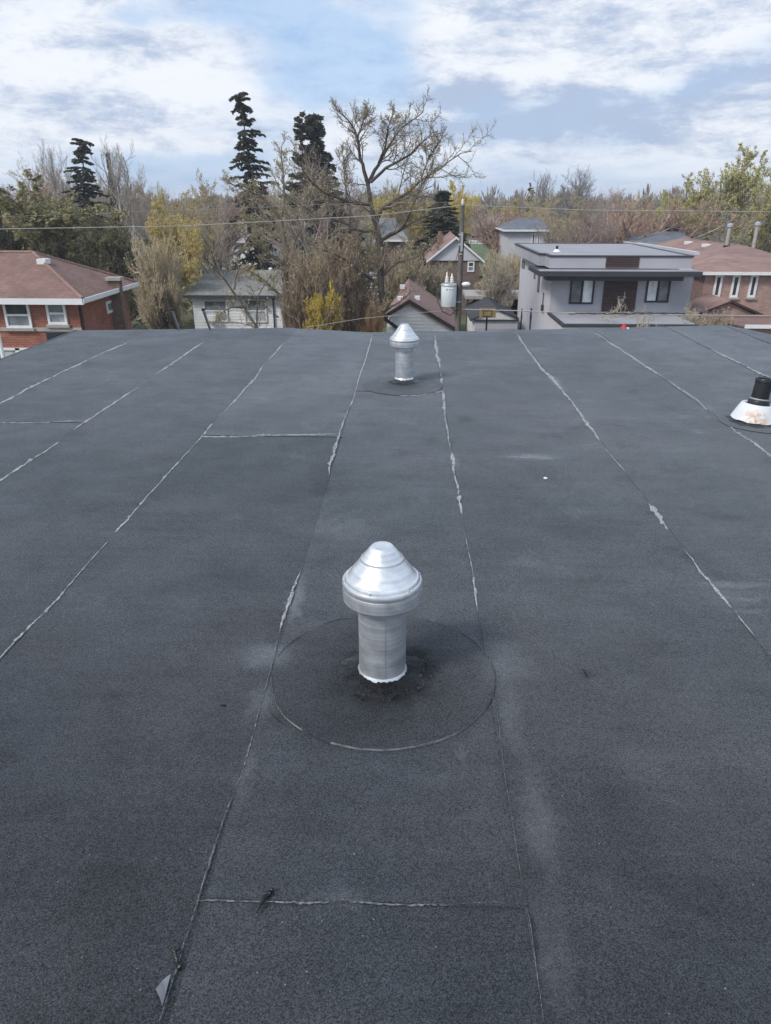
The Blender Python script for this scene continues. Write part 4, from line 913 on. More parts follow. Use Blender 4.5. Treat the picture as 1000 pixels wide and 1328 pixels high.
# ---------- utility pole, transformer, lamp, wires
YPOL = 30.0; tp = W(600, 266, YPOL); px_ = tp.x
U = thing('utility_pole', 'weathered wooden utility pole standing behind the far vent', 'utility pole', (px_, YPOL, 0))
m_ = WB(); m_.tube([(px_, YPOL, 0), (px_, YPOL, 5), (px_, YPOL, tp.z)], [.13, .115, .085], 16); m_.build('post', M['pole'], U)
m_ = WB(); m_.tube([(px_, YPOL, tp.z), (px_, YPOL, tp.z + .10), (px_, YPOL, tp.z + .22)], [.035, .06, .03], 10); m_.build('top_insulator', M['porcelain'], U)
for y in (305, 318, 330, 392):
    z_ = W(600, y, YPOL).z; m_ = WB(); m_.tube([(px_, YPOL, z_), (px_, YPOL, z_ + .05)], .115, 16); m_.build('band', M['galv'], U)
m_ = WB(); z_ = W(600, 315, YPOL).z; m_.box(px_ - .03, px_ + .05, YPOL - .24, YPOL - .13, z_ - .3, z_ + .4); m_.build('cutout_bracket', M['galv'], U)
m_ = WB(); m_.tube([(px_ + .1, YPOL - .1, 2), (px_ + .09, YPOL - .1, W(600, 300, YPOL).z)], .018, 6); m_.build('ground_conduit', M['cable'], U)
a, b = W(571.5, 397, YPOL - .1), W(592.5, 367, YPOL - .1); cx = (a.x + b.x) / 2; r = (b.x - a.x) / 2; zb_, zt_ = a.z, b.z
T = thing('transformer', 'grey cylindrical transformer mounted on the utility pole', 'transformer', (cx, YPOL - .1, zb_))
h = zt_ - zb_
m_ = MB(); m_.lathe([(.0005, 0), (r * .93, 0), (r * .97, .03), (r * .97, h * .1), (r, h * .12), (r, h * .86), (r * .97, h * .88)], 32); m_.build('tank', M['transformer'], T)
m_ = MB(); m_.lathe([(r * 1.04, h * .88), (r * 1.05, h * .93), (r * 1.0, h * .965), (r * .6, h * 1.0), (.001, h * 1.02)], 32); m_.build('lid', M['galv'], T)
for x, hh in ((-.3 * r, .42), (.35 * r, .36)):
    m_ = MB(); m_.lathe([(.05, h), (.055, h + .03), (.085, h + .06), (.05, h + .1), (.08, h + .13), (.045, h + .17), (.07, h + .2), (.035, h + .25), (.025, h + hh)], 14); m_.v = [(vx + x, vy, vz) for vx, vy, vz in m_.v]; m_.build('bushing', M['porcelain'], T)
m_ = MB(); m_.box(r * .9, px_ - cx - .12, -.05, .13, h * .2, h * .3); m_.box(r * .9, px_ - cx - .12, -.05, .13, h * .7, h * .8); m_.build('mounting_bracket', M['galv'], T)
for k, x in enumerate((-.35, 0.0, .35)): m_ = MB(); m_.ball((x * r, -r * .98, h * .78), .035, 6); m_.build('terminal', M['porcelain'], T)
a = W(604.5, 369, YPOL - .5); L = thing('street_lamp', 'pale lamp head on a short bracket of the utility pole', 'street lamp', (a.x, a.y, a.z))
m_ = MB(); m_.lathe([(.001, -.07), (.11, -.06), (.15, -.0), (.14, .05), (.08, .09), (.001, .10)], 20); m_.v = [(x * 1.15, y, z) for x, y, z in m_.v]; m_.build('head', M['white'], L)
m_ = WB(); m_.tube([a + Vector((0, .05, .02)), (px_ + .12, YPOL, a.z - .05), (px_ + .1, YPOL, a.z - .7)], .03, 8); m_.build('bracket', M['galv'], L)
def wire(name, label, pts, r, mat, sub=8, sag=0.0, grp=None):
    P = []
    for p, q in zip(pts, pts[1:]):
        for k in range(sub):
            t_ = k / sub; v = p.lerp(q, t_); v.z -= sag * 4 * t_ * (1 - t_); P.append(v)
    P.append(pts[-1]); m_ = WB(); m_.tube(P, r, 6); return tag(m_.build(name, mat), label, 'wire', grp)
wire('overhead_wire', 'pale overhead wire from the pole top towards the red brick house', [W(600, 266, YPOL), W(480, 280, 29), W(240, 293, 27.5), W(0, 297, 26), W(-300, 300, 24)], .013, M['wire'])
wire('overhead_wire', 'pale overhead wire from the pole top over the modern house', [W(600, 266, YPOL), W(760, 272.5, 31), W(1000, 274.5, 32), W(1300, 272, 33)], .013, M['wire'])
wire('overhead_wire', 'thin upper wire crossing the large central tree', [W(600, 262, YPOL), W(480, 263, 30), W(300, 270, 29), W(-100, 285, 27)], .004, M['wire'])
wire('overhead_wire', 'thin upper wire above the modern house', [W(600, 262, YPOL), W(690, 258, 33), W(860, 254, 36), W(1200, 246, 40)], .004, M['wire'])
wire('overhead_cable', 'lower telephone cable from the pole past the modern house', [W(598, 401, YPOL), W(672, 403, 30.5), W(745, 406, 31), W(880, 408.5, 32), W(1000, 409.5, 33), W(1200, 411, 34)], .022, M['wire'])
wire('overhead_cable', 'lower cable from the pole across the white boarded gable', [W(596, 401, YPOL), W(540, 406, 29.5), W(470, 413, 29), W(400, 424, 28.5), W(380, 445, 28)], .009, M['wire'])
for k_ in range(4):
    wire('cable_bundle', ('topmost', 'upper', 'lower', 'lowest')[k_] + ' black strand of the tangled cable bundle over the porch', [W(738 + 150 * q / 30, 406.5 + 2.4 * mnoise.noise(Vector((q * .55, k_ * 3.3, 1))) + 1.2 * mnoise.noise(Vector((q * 1.7, k_, 7))), 31 + .3 * mnoise.noise(Vector((q, k_, 3)))) for q in range(31)], .014, M['cable'], 1, grp='strands of the tangled cable bundle')
wire('drop_cable', 'black drop cable looping beneath the grey transformer', [W(566, 372, YPOL - .3), W(568, 392, YPOL - .3), W(574, 404, YPOL - .3), W(584, 409, YPOL - .2), W(594, 400, YPOL - .15)], .022, M['cable'], 5)
wire('drop_cable', 'thin lead joining the transformer bushings to the pole', [W(577, 353, YPOL - .1), W(583, 349, YPOL - .1), W(590, 342, YPOL - .1), W(597, 318, YPOL - .12)], .014, M['cable'], 5)

# ------------------------------------------------------------------ trees
def nrmz(a): return a / np.maximum(np.linalg.norm(a, axis=-1, keepdims=True), 1e-9)
def paths(rg, st, d, L, r0, steps, wobv, up, tip):
    B = len(st); P = np.zeros((B, steps + 1, 3)); P[:, 0] = st; d = nrmz(d)
    for s in range(steps):
        d = nrmz(d + rg.normal(0, wobv, (B, 3)) + np.array([0, 0, up]) / steps * 2)
        P[:, s + 1] = P[:, s] + d * (L / steps)[:, None]
    R = r0[:, None] * (1 - (1 - tip) * np.linspace(0, 1, steps + 1)[None])
    return P, R
def spawn(rg, P, R, L, lv):
    B, S1, _ = P.shape; n = lv['n']
    i = np.repeat(np.arange(B), n); k = np.tile(np.arange(n), B)
    t = lv['t0'] + (1 - lv['t0']) * (k + rg.random(B * n)) / n; t = np.clip(t, 0, .999)
    f = t * (S1 - 1); a = f.astype(int); w = (f - a)[:, None]
    st = P[i, a] * (1 - w) + P[i, a + 1] * w; pr = R[i, a] * (1 - w[:, 0]) + R[i, a + 1] * w[:, 0]
    pd = nrmz(P[i, a + 1] - P[i, a])
    ref = np.where(np.abs(pd[:, 2:3]) < .9, np.array([[0, 0, 1.]]), np.array([[1., 0, 0]]))
    u = nrmz(np.cross(pd, ref)); v = np.cross(pd, u)
    az = k * 2.399 + rg.random(B * n) * 1.3 + i * 1.7
    ang = np.radians(lv['ang'] * (1 - lv.get('angt', 0) * t) + rg.normal(0, lv.get('av', 8), B * n))
    d = pd * np.cos(ang)[:, None] + (u * np.cos(az)[:, None] + v * np.sin(az)[:, None]) * np.sin(ang)[:, None]
    prof = lv.get('prof', lambda t: 1 - .45 * t)(t)
    l = L[i] * lv['len'] * prof * rg.uniform(1 - lv.get('lv', .3), 1 + lv.get('lv', .3), B * n)
    if lv.get('flat'): d[:, 2] *= lv['flat']; d = nrmz(d)
    keep = rg.random(B * n) > lv.get('drop', 0.)
    r0 = np.minimum(pr * lv.get('rk', .7), np.maximum(l * .03, lv.get('rmin', .012)))
    st, d, l, r0 = st[keep], d[keep], l[keep], r0[keep]
    r0 = np.maximum(r0, lv.get('rmin', .01))
    P2, R2 = paths(rg, st, d, l, r0, lv['steps'], lv['wob'], lv['up'], lv.get('tip', .35)); return P2, R2, l
def tubes(P, R, K):
    B, S1, _ = P.shape
    T = np.zeros_like(P); T[:, 1:-1] = P[:, 2:] - P[:, :-2]; T[:, 0] = P[:, 1] - P[:, 0]; T[:, -1] = P[:, -1] - P[:, -2]; T = nrmz(T)
    m0 = nrmz(P[:, -1] - P[:, 0]); ref = np.where(np.abs(m0[:, 2:3]) < .8, np.array([[0, 0, 1.]]), np.array([[1., 0, 0]]))[:, None]
    u = nrmz(np.cross(T, ref)); v = np.cross(T, u)
    a = np.arange(K) * 2 * np.pi / K
    V = P[:, :, None] + (u[:, :, None] * np.cos(a)[None, None, :, None] + v[:, :, None] * np.sin(a)[None, None, :, None]) * R[:, :, None, None]
    V = V.reshape(-1, 3); b = (np.arange(B) * S1 * K)[:, None, None]; s = (np.arange(S1 - 1) * K)[None, :, None]; j = np.arange(K)[None, None]
    j2 = (j + 1) % K; Fq = np.stack([b + s + j, b + s + j2, b + s + K + j2, b + s + K + j], -1).reshape(-1, 4)
    return V, Fq
def leaves(rg, P, size, n, elong=1.6, spread=.1, along=None, t0=.2, droop=0.):
    B, S1, _ = P.shape; i = rg.integers(0, B, n); t = t0 + (1 - t0) * rg.random(n); f = np.clip(t, 0, .999) * (S1 - 1); a = f.astype(int); w = (f - a)[:, None]
    c = P[i, a] * (1 - w) + P[i, a + 1] * w + rg.normal(0, spread, (n, 3))
    d = rg.normal(0, 1, (n, 3)) if along is None else nrmz(P[i, a + 1] - P[i, a]) * along + rg.normal(0, .6, (n, 3))
    d[:, 2] -= droop; d = nrmz(d); q = nrmz(np.cross(d, rg.normal(0, 1, (n, 3))))
    s = (size * rg.uniform(.55, 1.4, n))[:, None]
    V = np.stack([c - d * s * elong * .5, c + q * s * .5, c + d * s * elong * .5, c - q * s * .5], 1).reshape(-1, 3)
    return V, np.arange(4 * n).reshape(-1, 4)
def np_mesh(name, parts, mat, smooth=False):
    vs, fs, k = [], [], 0
    for V, F in parts: vs.append(V); fs.append(F + k); k += len(V)
    V = np.concatenate(vs); F = np.concatenate(fs); me = bpy.data.meshes.new(name)
    me.vertices.add(len(V)); me.vertices.foreach_set('co', V.astype(np.float32).ravel())
    me.loops.add(F.size); me.loops.foreach_set('vertex_index', F.astype(np.int32).ravel())
    me.polygons.add(len(F)); me.polygons.foreach_set('loop_start', np.arange(0, F.size, 4, dtype=np.int32)); me.polygons.foreach_set('loop_total', np.full(len(F), 4, dtype=np.int32))
    if smooth: me.polygons.foreach_set('use_smooth', np.ones(len(F), dtype=bool))
    me.update(calc_edges=True); me.materials.append(mat); return me
PROTO = {}
def make_proto(key, seed, H, r, l0, levels, leaf=None, lean=(0, 0), kd=(8, 6, 4, 3, 3), ntrunk=2):
    rg = np.random.default_rng(seed)
    P, R = paths(rg, np.zeros((l0.get('multi', 1), 3)), np.array([[lean[0] + .12 * (i and rg.normal()) * 3, lean[1] + .12 * (i and rg.normal()) * 3, 1.] for i in range(l0.get('multi', 1))]), np.full(l0.get('multi', 1), H * l0['len']), np.full(l0.get('multi', 1), r), l0['steps'], l0['wob'], l0.get('up', 0.), l0.get('tip', .3))
    L = np.full(len(P), H * l0['len']); lv_ = [(P, R)]
    for lv in levels: P, R, L = spawn(rg, P, R, L, lv); lv_.append((P, R))
    allp = np.concatenate([p.reshape(-1, 3) for p, _ in lv_]); h = np.percentile(allp[:, 2], 99.8); cx_, cy_ = np.median(allp[:, 0]), np.median(allp[:, 1])
    w = (np.percentile(allp[:, 0], 98) - np.percentile(allp[:, 0], 2) + np.percentile(allp[:, 1], 98) - np.percentile(allp[:, 1], 2)) / 2
    tr = [tubes(P, R, kd[min(i, 4)]) for i, (P, R) in enumerate(lv_) if i < ntrunk]; tw = [tubes(P, R, kd[min(i, 4)]) for i, (P, R) in enumerate(lv_) if i >= ntrunk]
    out = {'h': h, 'w': w, 'trunk': np_mesh('trunk', tr, M['bark'], True)}
    if tw: out['twigs'] = np_mesh('twigs', tw, M['bark'])
    if leaf:
        ls = [leaves(rg, lv_[q[0]][0], **q[1]) for q in leaf]; out['foliage'] = np_mesh('foliage', ls, M['foliage'])
    PROTO[key] = out
lin = lambda t: 1 - .45 * t
# spreading bare trees
def bare(key, seed, ang=42, up=.25, n1=9, buds=4000, bsize=.06, wob=.16, l1=.62, tl=.55, dense=1.0, h=14., t0=.35, r=.3, multi=1):
    make_proto(key, seed, h, r, dict(len=tl, steps=7, wob=.07, tip=.35, multi=multi), [
        dict(n=n1, t0=t0, ang=ang, av=12, len=l1 * 1.15, steps=8, wob=wob, up=up, lv=.3, prof=lambda t: 1.1 - .35 * t, rk=.62),
        dict(n=int(8 * dense), t0=.2, ang=42, av=14, len=.55, steps=6, wob=wob * 1.1, up=up, prof=lin, rk=.6, rmin=.025),
        dict(n=int(8 * dense), t0=.15, ang=40, av=14, len=.5, steps=4, wob=wob * 1.1, up=up * .8, prof=lin, rk=.6, rmin=.014),
        dict(n=7, t0=.15, ang=38, av=14, len=.5, steps=2, wob=.15, up=up * .5, prof=lin, rmin=.0085)],
        leaf=[(4, dict(size=bsize, n=buds, spread=.05))] if buds else None)
bare('spread', 11, ang=50, up=.22, n1=9, buds=6000, bsize=.05, tl=.5, h=15, r=.34)
bare('oval', 12, ang=34, up=.3, n1=13, buds=2500, bsize=.05, tl=.75, l1=.45, t0=.25)
bare('oval_b', 13, ang=30, up=.35, n1=12, buds=0, tl=.7, l1=.5, t0=.2, multi=2)
bare('fan', 14, ang=30, up=.45, n1=13, buds=3000, bsize=.06, tl=.4, l1=.85, t0=.25, wob=.08, multi=2)
bare('budding', 15, ang=40, up=.3, n1=12, buds=16000, bsize=.08, tl=.6, l1=.55, t0=.25)
bare('leafing', 16, ang=46, up=.25, n1=15, buds=34000, bsize=.09, tl=.55, l1=.6, t0=.25)
bare('shrub', 17, ang=36, up=.35, n1=9, buds=5000, bsize=.05, tl=.5, l1=.8, t0=.08, h=5., r=.07, multi=4, wob=.14)
bare('dense', 18, ang=52, up=.15, n1=16, buds=36000, bsize=.12, tl=.6, l1=.6, t0=.12, dense=1.0)
bare('sapling', 19, ang=35, up=.35, n1=8, buds=900, bsize=.04, tl=.6, l1=.55, t0=.25, h=5., r=.05, wob=.14, dense=.7)
bare('limb', 20, ang=55, up=.2, n1=6, buds=1200, bsize=.05, tl=.6, l1=.7, t0=.35, h=8., r=.13, wob=.2, dense=.7)
def conifer(key, seed, h, wid_, n, drop, lvv, droop, start=.08, nl=26000, size=.16, powr=.75, up=-.15, top=.1):
    make_proto(key, seed, h, .22, dict(len=1., steps=14, wob=.012, tip=.1), [
        dict(n=n, t0=start, ang=86, av=10, len=wid_ / h / 2, steps=5, wob=.08, up=up, lv=lvv, drop=drop, prof=lambda t: np.maximum(top, (1.02 - t)) ** powr * 1.15, rk=.2, rmin=.015),
        dict(n=9, t0=.05, ang=62, av=15, len=.36, flat=.22, steps=2, wob=.06, up=droop * .5, lv=.4, prof=lambda t: 1 - .6 * t, rk=.4, rmin=.008)],
        leaf=[(2, dict(size=size, n=nl, elong=2.8, spread=.03, along=1.8, t0=0., droop=.25)), (1, dict(size=size, n=nl // 3, elong=2.4, spread=.03, along=1.6, t0=.15, droop=.2))], ntrunk=1)
    PROTO[key]['w'] = wid_
conifer('spruce_tall', 31, 20., 4.4, 140, .08, .42, -.3, powr=.45, nl=34000, size=.13, top=.09, up=-.3)
conifer('spruce', 32, 12., 4.6, 110, .03, .22, -.2, powr=.85, nl=30000, size=.15)
conifer('pine', 33, 14., 5.0, 34, .2, .5, .1, start=.5, powr=.6, nl=8000, size=.15, up=.1, top=.06)
def copy_part(o, parent):
    c = o.copy(); C.objects.link(c); c.parent = parent; return c
TREES = 0
def tree(key, px, topy, wpx, Y, name, label, cat='tree', bark=(.085, .07, .06), twig=None, leaf=None, group=None, rot=None, lean=0.0, squash=1.0, basez=0.0):
    p = PROTO[key]; t = W(px, topy, Y); H_ = t.z - basez; wd = wpx / FPX * (Y * math.cos(PITCH) + (10 - t.z) * math.sin(PITCH)) 
    e = thing(name, label, cat, (t.x - lean, Y, basez), group)
    e.rotation_euler = (0, math.atan2(lean, H_), 0)
    sc_ = (wd / p['w'], wd / p['w'] * squash, H_ / p['h'])
    rz_ = rnd.random() * 6.28 if rot is None else rot
    v_ = rnd.uniform(.85, 1.15)
    for part, colr in (('trunk', bark), ('twigs', twig or bark), ('foliage', leaf or (.1, .1, .04))):
        if part in p:
            o = bpy.data.objects.new(part, p[part]); C.objects.link(o); o.parent = e; o.scale = sc_; o.rotation_euler = (0, 0, rz_); o.color = (*[c * v_ for c in colr], 1)
    return e
DARK, GREYT, PURP, RED_, TAN = (.11, .09, .075), (.31, .275, .24), (.31, .255, .225), (.37, .26, .21), (.42, .35, .26)
OL, YG, LG, BUD, NEED, DKG = (.28, .265, .15), (.60, .50, .19), (.46, .43, .2), (.48, .42, .22), (.040, .058, .050), (.15, .155, .095)
def limb_tree(Y, basepx, limbs, levels, name, label, bark, twig, leaf, nb, bsize, seed, yaw_spread=2.6):
    """limbs: (list of (px, py), r0, r1, depth offset at the tip)"""
    rg = np.random.default_rng(seed); t = W(*basepx, Y); base = Vector((t.x, Y, 0)); S1 = 13; P, R_ = [], []
    for pts, r0, r1, dy0, dy1 in limbs:
        q = np.array([[*(W(px, py, Y + dy0 + (dy1 - dy0) * i / (len(pts) - 1)) - base)] for i, (px, py) in enumerate(pts)])
        if pts[0][1] > 410: q[0, 2] = 0
        d = np.r_[0, np.cumsum(np.linalg.norm(np.diff(q, axis=0), axis=1))]; u = np.linspace(0, d[-1], S1)
        c = np.stack([np.interp(u, d, q[:, k]) for k in range(3)], 1)
        c[1:-1] = .25 * c[:-2] + .5 * c[1:-1] + .25 * c[2:]; c[2:-1] += rg.normal(0, d[-1] * .006, (S1 - 3, 3)); P.append(c); R_.append(np.linspace(r0, r1, S1))
    P, R_ = np.array(P), np.array(R_); L = np.linalg.norm(np.diff(P, axis=1), axis=2).sum(1)
    e = thing(name, label, 'tree', base); out = [(P, R_)]
    L = np.clip(L, 3.0, 7.0); tr = [tubes(P, R_, 9)]; tw = []
    for i, lv in enumerate(levels):
        P, R_, L = spawn(rg, P, R_, L, lv); tw.append(tubes(P, R_, (5, 4, 3, 3)[i])); out.append((P, R_))
    for nm_, me, colr in (('trunk', np_mesh('trunk', tr, M['bark'], True), bark), ('twigs', np_mesh('twigs', tw, M['bark']), twig), ('foliage', np_mesh('foliage', [leaves(rg, out[-1][0], bsize, nb, spread=.06)], M['foliage']), leaf)):
        o = bpy.data.objects.new(nm_, me); C.objects.link(o); o.parent = e; o.color = (*colr, 1)
    return e
LV = [dict(n=14, t0=.22, ang=44, av=12, len=.34, steps=6, wob=.17, up=.18, rk=.5, rmin=.022), dict(n=8, t0=.15, ang=42, av=14, len=.5, steps=4, wob=.18, up=.12, rk=.6, rmin=.013), dict(n=7, t0=.15, ang=38, av=14, len=.5, steps=2, wob=.15, up=.1, rmin=.0075)]
limb_tree(42, (491, 430), [
  ([(491, 430), (493, 400), (496, 372), (491, 314), (481, 266), (477, 239)], 0.266, 0.105, 0, 0),
  ([(477, 239), (469, 209), (464, 178), (457, 161), (438, 142)], 0.111, 0.019, 0, -1.), ([(464, 178), (470, 160), (478, 143)], 0.052, 0.012, -.4, .5),
  ([(477, 239), (491, 212), (511, 178), (528, 158), (549, 145)], 0.104, 0.019, 0, 1.5), ([(491, 212), (500, 190), (503, 165), (512, 143)], 0.067, 0.012, .3, -1.),
  ([(481, 236), (504, 215), (532, 202), (552, 178), (568, 170)], 0.089, 0.019, 0, -2.),
  ([(491, 318), (484, 287), (501, 263), (525, 256), (545, 236), (569, 222), (586, 202), (612, 196)], 0.118, 0.015, 0, 1.), ([(545, 236), (556, 205), (572, 180)], 0.044, 0.012, .4, -1.),
  ([(491, 314), (510, 303), (525, 294), (532, 270), (545, 246), (560, 215)], 0.104, 0.019, 0, -2.), ([(491, 314), (525, 295), (552, 280), (575, 276)], 0.089, 0.019, 0, 2.),
  ([(481, 266), (450, 260), (416, 249), (399, 229), (382, 206)], 0.096, 0.019, 0, -1.5), ([(450, 260), (447, 229), (444, 196)], 0.059, 0.012, -.4, 1.),
  ([(488, 300), (465, 300), (440, 285), (410, 278), (385, 262)], 0.081, 0.019, 0, 2.), ([(493, 345), (470, 330), (452, 300), (455, 262), (445, 235)], 0.104, 0.019, 0, 2.5),
  ([(494, 372), (465, 350), (440, 330), (410, 322)], 0.074, 0.019, 0, -2.), ([(494, 360), (515, 340), (540, 335), (560, 322)], 0.059, 0.012, 0, -1.), ([(493, 390), (470, 385), (448, 370), (430, 372)], 0.052, 0.012, 0, -2.)],
  LV, 'bare_tree', 'large spreading bare tree with thick dark trunk behind the far vent', (.085, .07, .06), (.19, .16, .13), (.42, .36, .22), 8000, .045, 3)
limb_tree(47, (371, 430), [
  ([(371, 430), (372, 400), (372, 348), (368, 300), (364, 284)], .27, .13, 0, 0), ([(364, 284), (348, 263), (334, 250), (317, 246), (298, 238)], .11, .025, 0, -1.),
  ([(364, 284), (369, 256), (367, 222), (365, 190)], .11, .025, 0, 1.), ([(372, 330), (390, 300), (398, 270), (412, 240)], .09, .02, 0, 1.5), ([(372, 345), (350, 330), (330, 318), (312, 300)], .08, .02, 0, -1.5),
  ([(371, 380), (392, 360), (410, 335), (425, 320)], .08, .02, 0, -1.), ([(368, 300), (350, 290), (335, 292), (318, 283)], .07, .02, 0, 1.), ([(371, 390), (352, 372), (340, 362), (322, 350)], .06, .02, 0, -1.)],
  LV, 'bare_tree', 'bare tree with thin mossy trunk beside the white bungalow', (.15, .125, .09), (.25, .21, .165), (.40, .36, .20), 6000, .055, 5)
limb_tree(35, (331, 430), [
  ([(334, 430), (331, 421), (317, 399), (304, 375), (292, 362), (278, 348)], .12, .03, 0, -.5), ([(317, 399), (303, 398), (292, 402), (282, 412)], .06, .02, 0, -.5), ([(325, 412), (333, 392), (338, 372), (352, 356)], .07, .02, 0, .8), ([(304, 375), (306, 360), (312, 345)], .05, .015, 0, .5)],
  [dict(LV[0], len=.3, n=8), dict(LV[1], n=5), dict(LV[2], n=4)], 'bare_tree', 'small crooked bare tree reaching across the bungalow front', (.12, .10, .08), (.22, .18, .145), (.40, .35, .2), 700, .05, 6)
# hero trees
tree('spruce_tall', 326, 121, 62, 80, 'spruce_tree', 'tallest narrow dark spruce standing above all the other trees', bark=DARK, leaf=NEED, rot=1.)
tree('pine', 383, 146, 74, 85, 'pine_tree', 'sparse dark pine crown just beside the dense pointed spruce', bark=DARK, leaf=NEED, rot=2.)
tree('spruce', 418, 151, 112, 88, 'spruce_tree', 'dense pointed dark spruce rising behind the large bare tree', bark=DARK, leaf=NEED, rot=3.)
tree('spruce_tall', 90, 181, 66, 82, 'spruce_tree', 'dark spruce rising above the olive thicket over the red brick house', bark=DARK, leaf=NEED, rot=4.)
tree('spruce', 572, 249, 105, 92, 'spruce_tree', 'dark green spruce before the yellow tree beside the utility pole', bark=DARK, leaf=(0.029, 0.054, 0.038), rot=5.)
tree('oval', 405, 192, 112, 62, 'bare_tree', 'fine twigged purplish bare tree in front of the pointed spruce', bark=PURP, twig=PURP, leaf=BUD)
tree('dense', 62, 232, 210, 56, 'leafy_tree', 'wide olive green tree crowding behind the red brick house', bark=DARK, twig=(0.160, 0.144, 0.112), leaf=OL)
tree('dense', 135, 275, 80, 50, 'leafy_tree', 'darker green tree beside the red brick roof slope', bark=DARK, leaf=DKG)
tree('dense', 5, 275, 50, 46, 'evergreen_tree', 'very dark evergreen cut by the frame edge above the brick house', bark=DARK, leaf=(0.032, 0.048, 0.032))
tree('leafing', 208, 256, 88, 58, 'leafing_tree', 'bright yellow green leafing tree above the slim brown thicket', bark=TAN, twig=TAN, leaf=YG)
tree('shrub', 199, 302, 62, 48, 'budding_thicket', 'slim tan budding thicket between the brick house and the bungalow', bark=TAN, twig=TAN, leaf=BUD)
tree('shrub', 216, 372, 34, 46, 'green_shrub', 'low olive shrub against the end of the white bungalow', cat='shrub', bark=DARK, leaf=OL)
tree('budding', 243, 226, 84, 74, 'budding_tree', 'pale budding tree over the yellow green one', bark=GREYT, twig=TAN, leaf=(0.416, 0.352, 0.160))
tree('oval', 285, 238, 100, 78, 'bare_tree', 'rusty brown bare tree between the budding tree and the tallest spruce', bark=RED_, twig=PURP, leaf=BUD)
tree('oval', 268, 250, 60, 62, 'bare_tree', 'dark limbed bare tree before the long pale roof', bark=DARK, twig=GREYT, leaf=BUD)
tree('oval_b', 150, 183, 110, 92, 'bare_tree', 'tall grey bare tree just past the spruce over the brick house', bark=GREYT, twig=GREYT)
tree('oval_b', 66, 184, 60, 96, 'bare_tree', 'pale bare tree showing behind the spruce over the brick house', bark=GREYT, twig=(0.272, 0.240, 0.216))
tree('oval', 35, 200, 76, 98, 'bare_tree', 'bare grey tree above the frame edge thicket', bark=GREYT, twig=GREYT, leaf=BUD)
tree('oval', 180, 214, 66, 86, 'bare_tree', 'bare tree with rounded top between the tall grey one and the budding one', bark=GREYT, twig=PURP, leaf=BUD)
tree('spruce', 137, 200, 24, 94, 'spruce_tree', 'slender dim conifer inside the tall grey bare tree', bark=DARK, leaf=(0.064, 0.072, 0.064))
tree('fan', 8, 222, 90, 72, 'bare_tree', 'reddish brown bare tree at the frame edge over the brick house', bark=RED_, twig=RED_, leaf=(0.272, 0.192, 0.112))
tree('shrub', 408, 318, 80, 40, 'budding_thicket', 'tangled olive brown thicket beside the yellow bush', bark=(.24, .19, .15), twig=(.27, .21, .165), leaf=(.36, .30, .15))
tree('shrub', 462, 300, 100, 43, 'budding_thicket', 'tangled reddish thicket against the large central trunk', bark=(.24, .19, .15), twig=(.27, .21, .165), leaf=(.36, .30, .15))
tree('dense', 434, 322, 92, 54, 'evergreen_tree', 'round dark evergreen behind the yellow bush', bark=DARK, leaf=(0.040, 0.054, 0.032))
tree('dense', 416, 368, 50, 38, 'forsythia_bush', 'bright yellow flowering bush just beyond the roof edge', cat='bush', bark=TAN, leaf=(.58, .46, .08))
tree('shrub', 382, 362, 34, 39, 'budding_thicket', 'thin greenish brown thicket at the bungalow corner', bark=(0.150, 0.120, 0.090), twig=(0.224, 0.176, 0.136), leaf=(0.320, 0.288, 0.128))
tree('shrub', 480, 398, 34, 40, 'brown_hedge', 'low rusty brown bush at the foot of the central tree', cat='bush', bark=(0.210, 0.135, 0.090), twig=(0.304, 0.192, 0.112), leaf=(0.352, 0.224, 0.096))
tree('shrub', 530, 320, 60, 58, 'bare_shrub', 'thin bare shrub rising behind the rosy brown garage roof', cat='shrub', bark=GREYT, twig=TAN, leaf=LG)
tree('leafing', 536, 240, 84, 108, 'yellow_tree', 'yellow leafing tree behind the fork of the central tree', bark=TAN, twig=TAN, leaf=(0.544, 0.464, 0.080))
tree('leafing', 585, 236, 60, 116, 'yellow_tree', 'yellow leafing tree directly behind the dark green spruce', bark=TAN, twig=TAN, leaf=(0.608, 0.512, 0.080))
tree('shrub', 654, 322, 50, 62, 'green_shrub', 'pale green shrub beside the grey modern house', cat='shrub', bark=TAN, leaf=(0.320, 0.336, 0.128))
tree('shrub', 652, 345, 50, 56, 'bare_shrub', 'whitish bare shrub behind the small dark roofed garage', cat='shrub', bark=(0.360, 0.315, 0.270), twig=(0.384, 0.336, 0.288), leaf=(0.320, 0.320, 0.224))
tree('shrub', 555, 340, 60, 60, 'bare_shrub', 'blossoming pale shrub before the brown brick wall', cat='shrub', bark=TAN, twig=(0.320, 0.272, 0.208), leaf=(0.480, 0.464, 0.256))
tree('fan', 805, 247, 150, 76, 'bare_tree', 'broad reddish bare tree fanning up behind the modern flat roof', bark=GREYT, twig=RED_, leaf=(0.352, 0.208, 0.160))
tree('fan', 738, 262, 84, 70, 'bare_tree', 'rosy bare tree beside the pale hip roofed house', bark=GREYT, twig=PURP, leaf=(0.352, 0.224, 0.192))
tree('oval_b', 748, 216, 66, 150, 'bare_tree', 'tall dark bare tree high above the reddish fan tree', bark=(0.165, 0.150, 0.150), twig=(0.192, 0.176, 0.176))
tree('oval_b', 706, 222, 60, 160, 'bare_tree', 'bare rounded tree behind the pale hip roofed house', bark=(0.210, 0.188, 0.180), twig=(0.256, 0.224, 0.208))
tree('pine', 692, 238, 20, 150, 'pine_tree', 'small dark pine on the skyline above the pale hip roofed house', bark=DARK, leaf=(0.048, 0.058, 0.064))
tree('leafing', 672, 258, 54, 150, 'yellow_tree', 'yellow green tree beside the pale hip roofed house', bark=TAN, twig=TAN, leaf=(0.528, 0.480, 0.112))
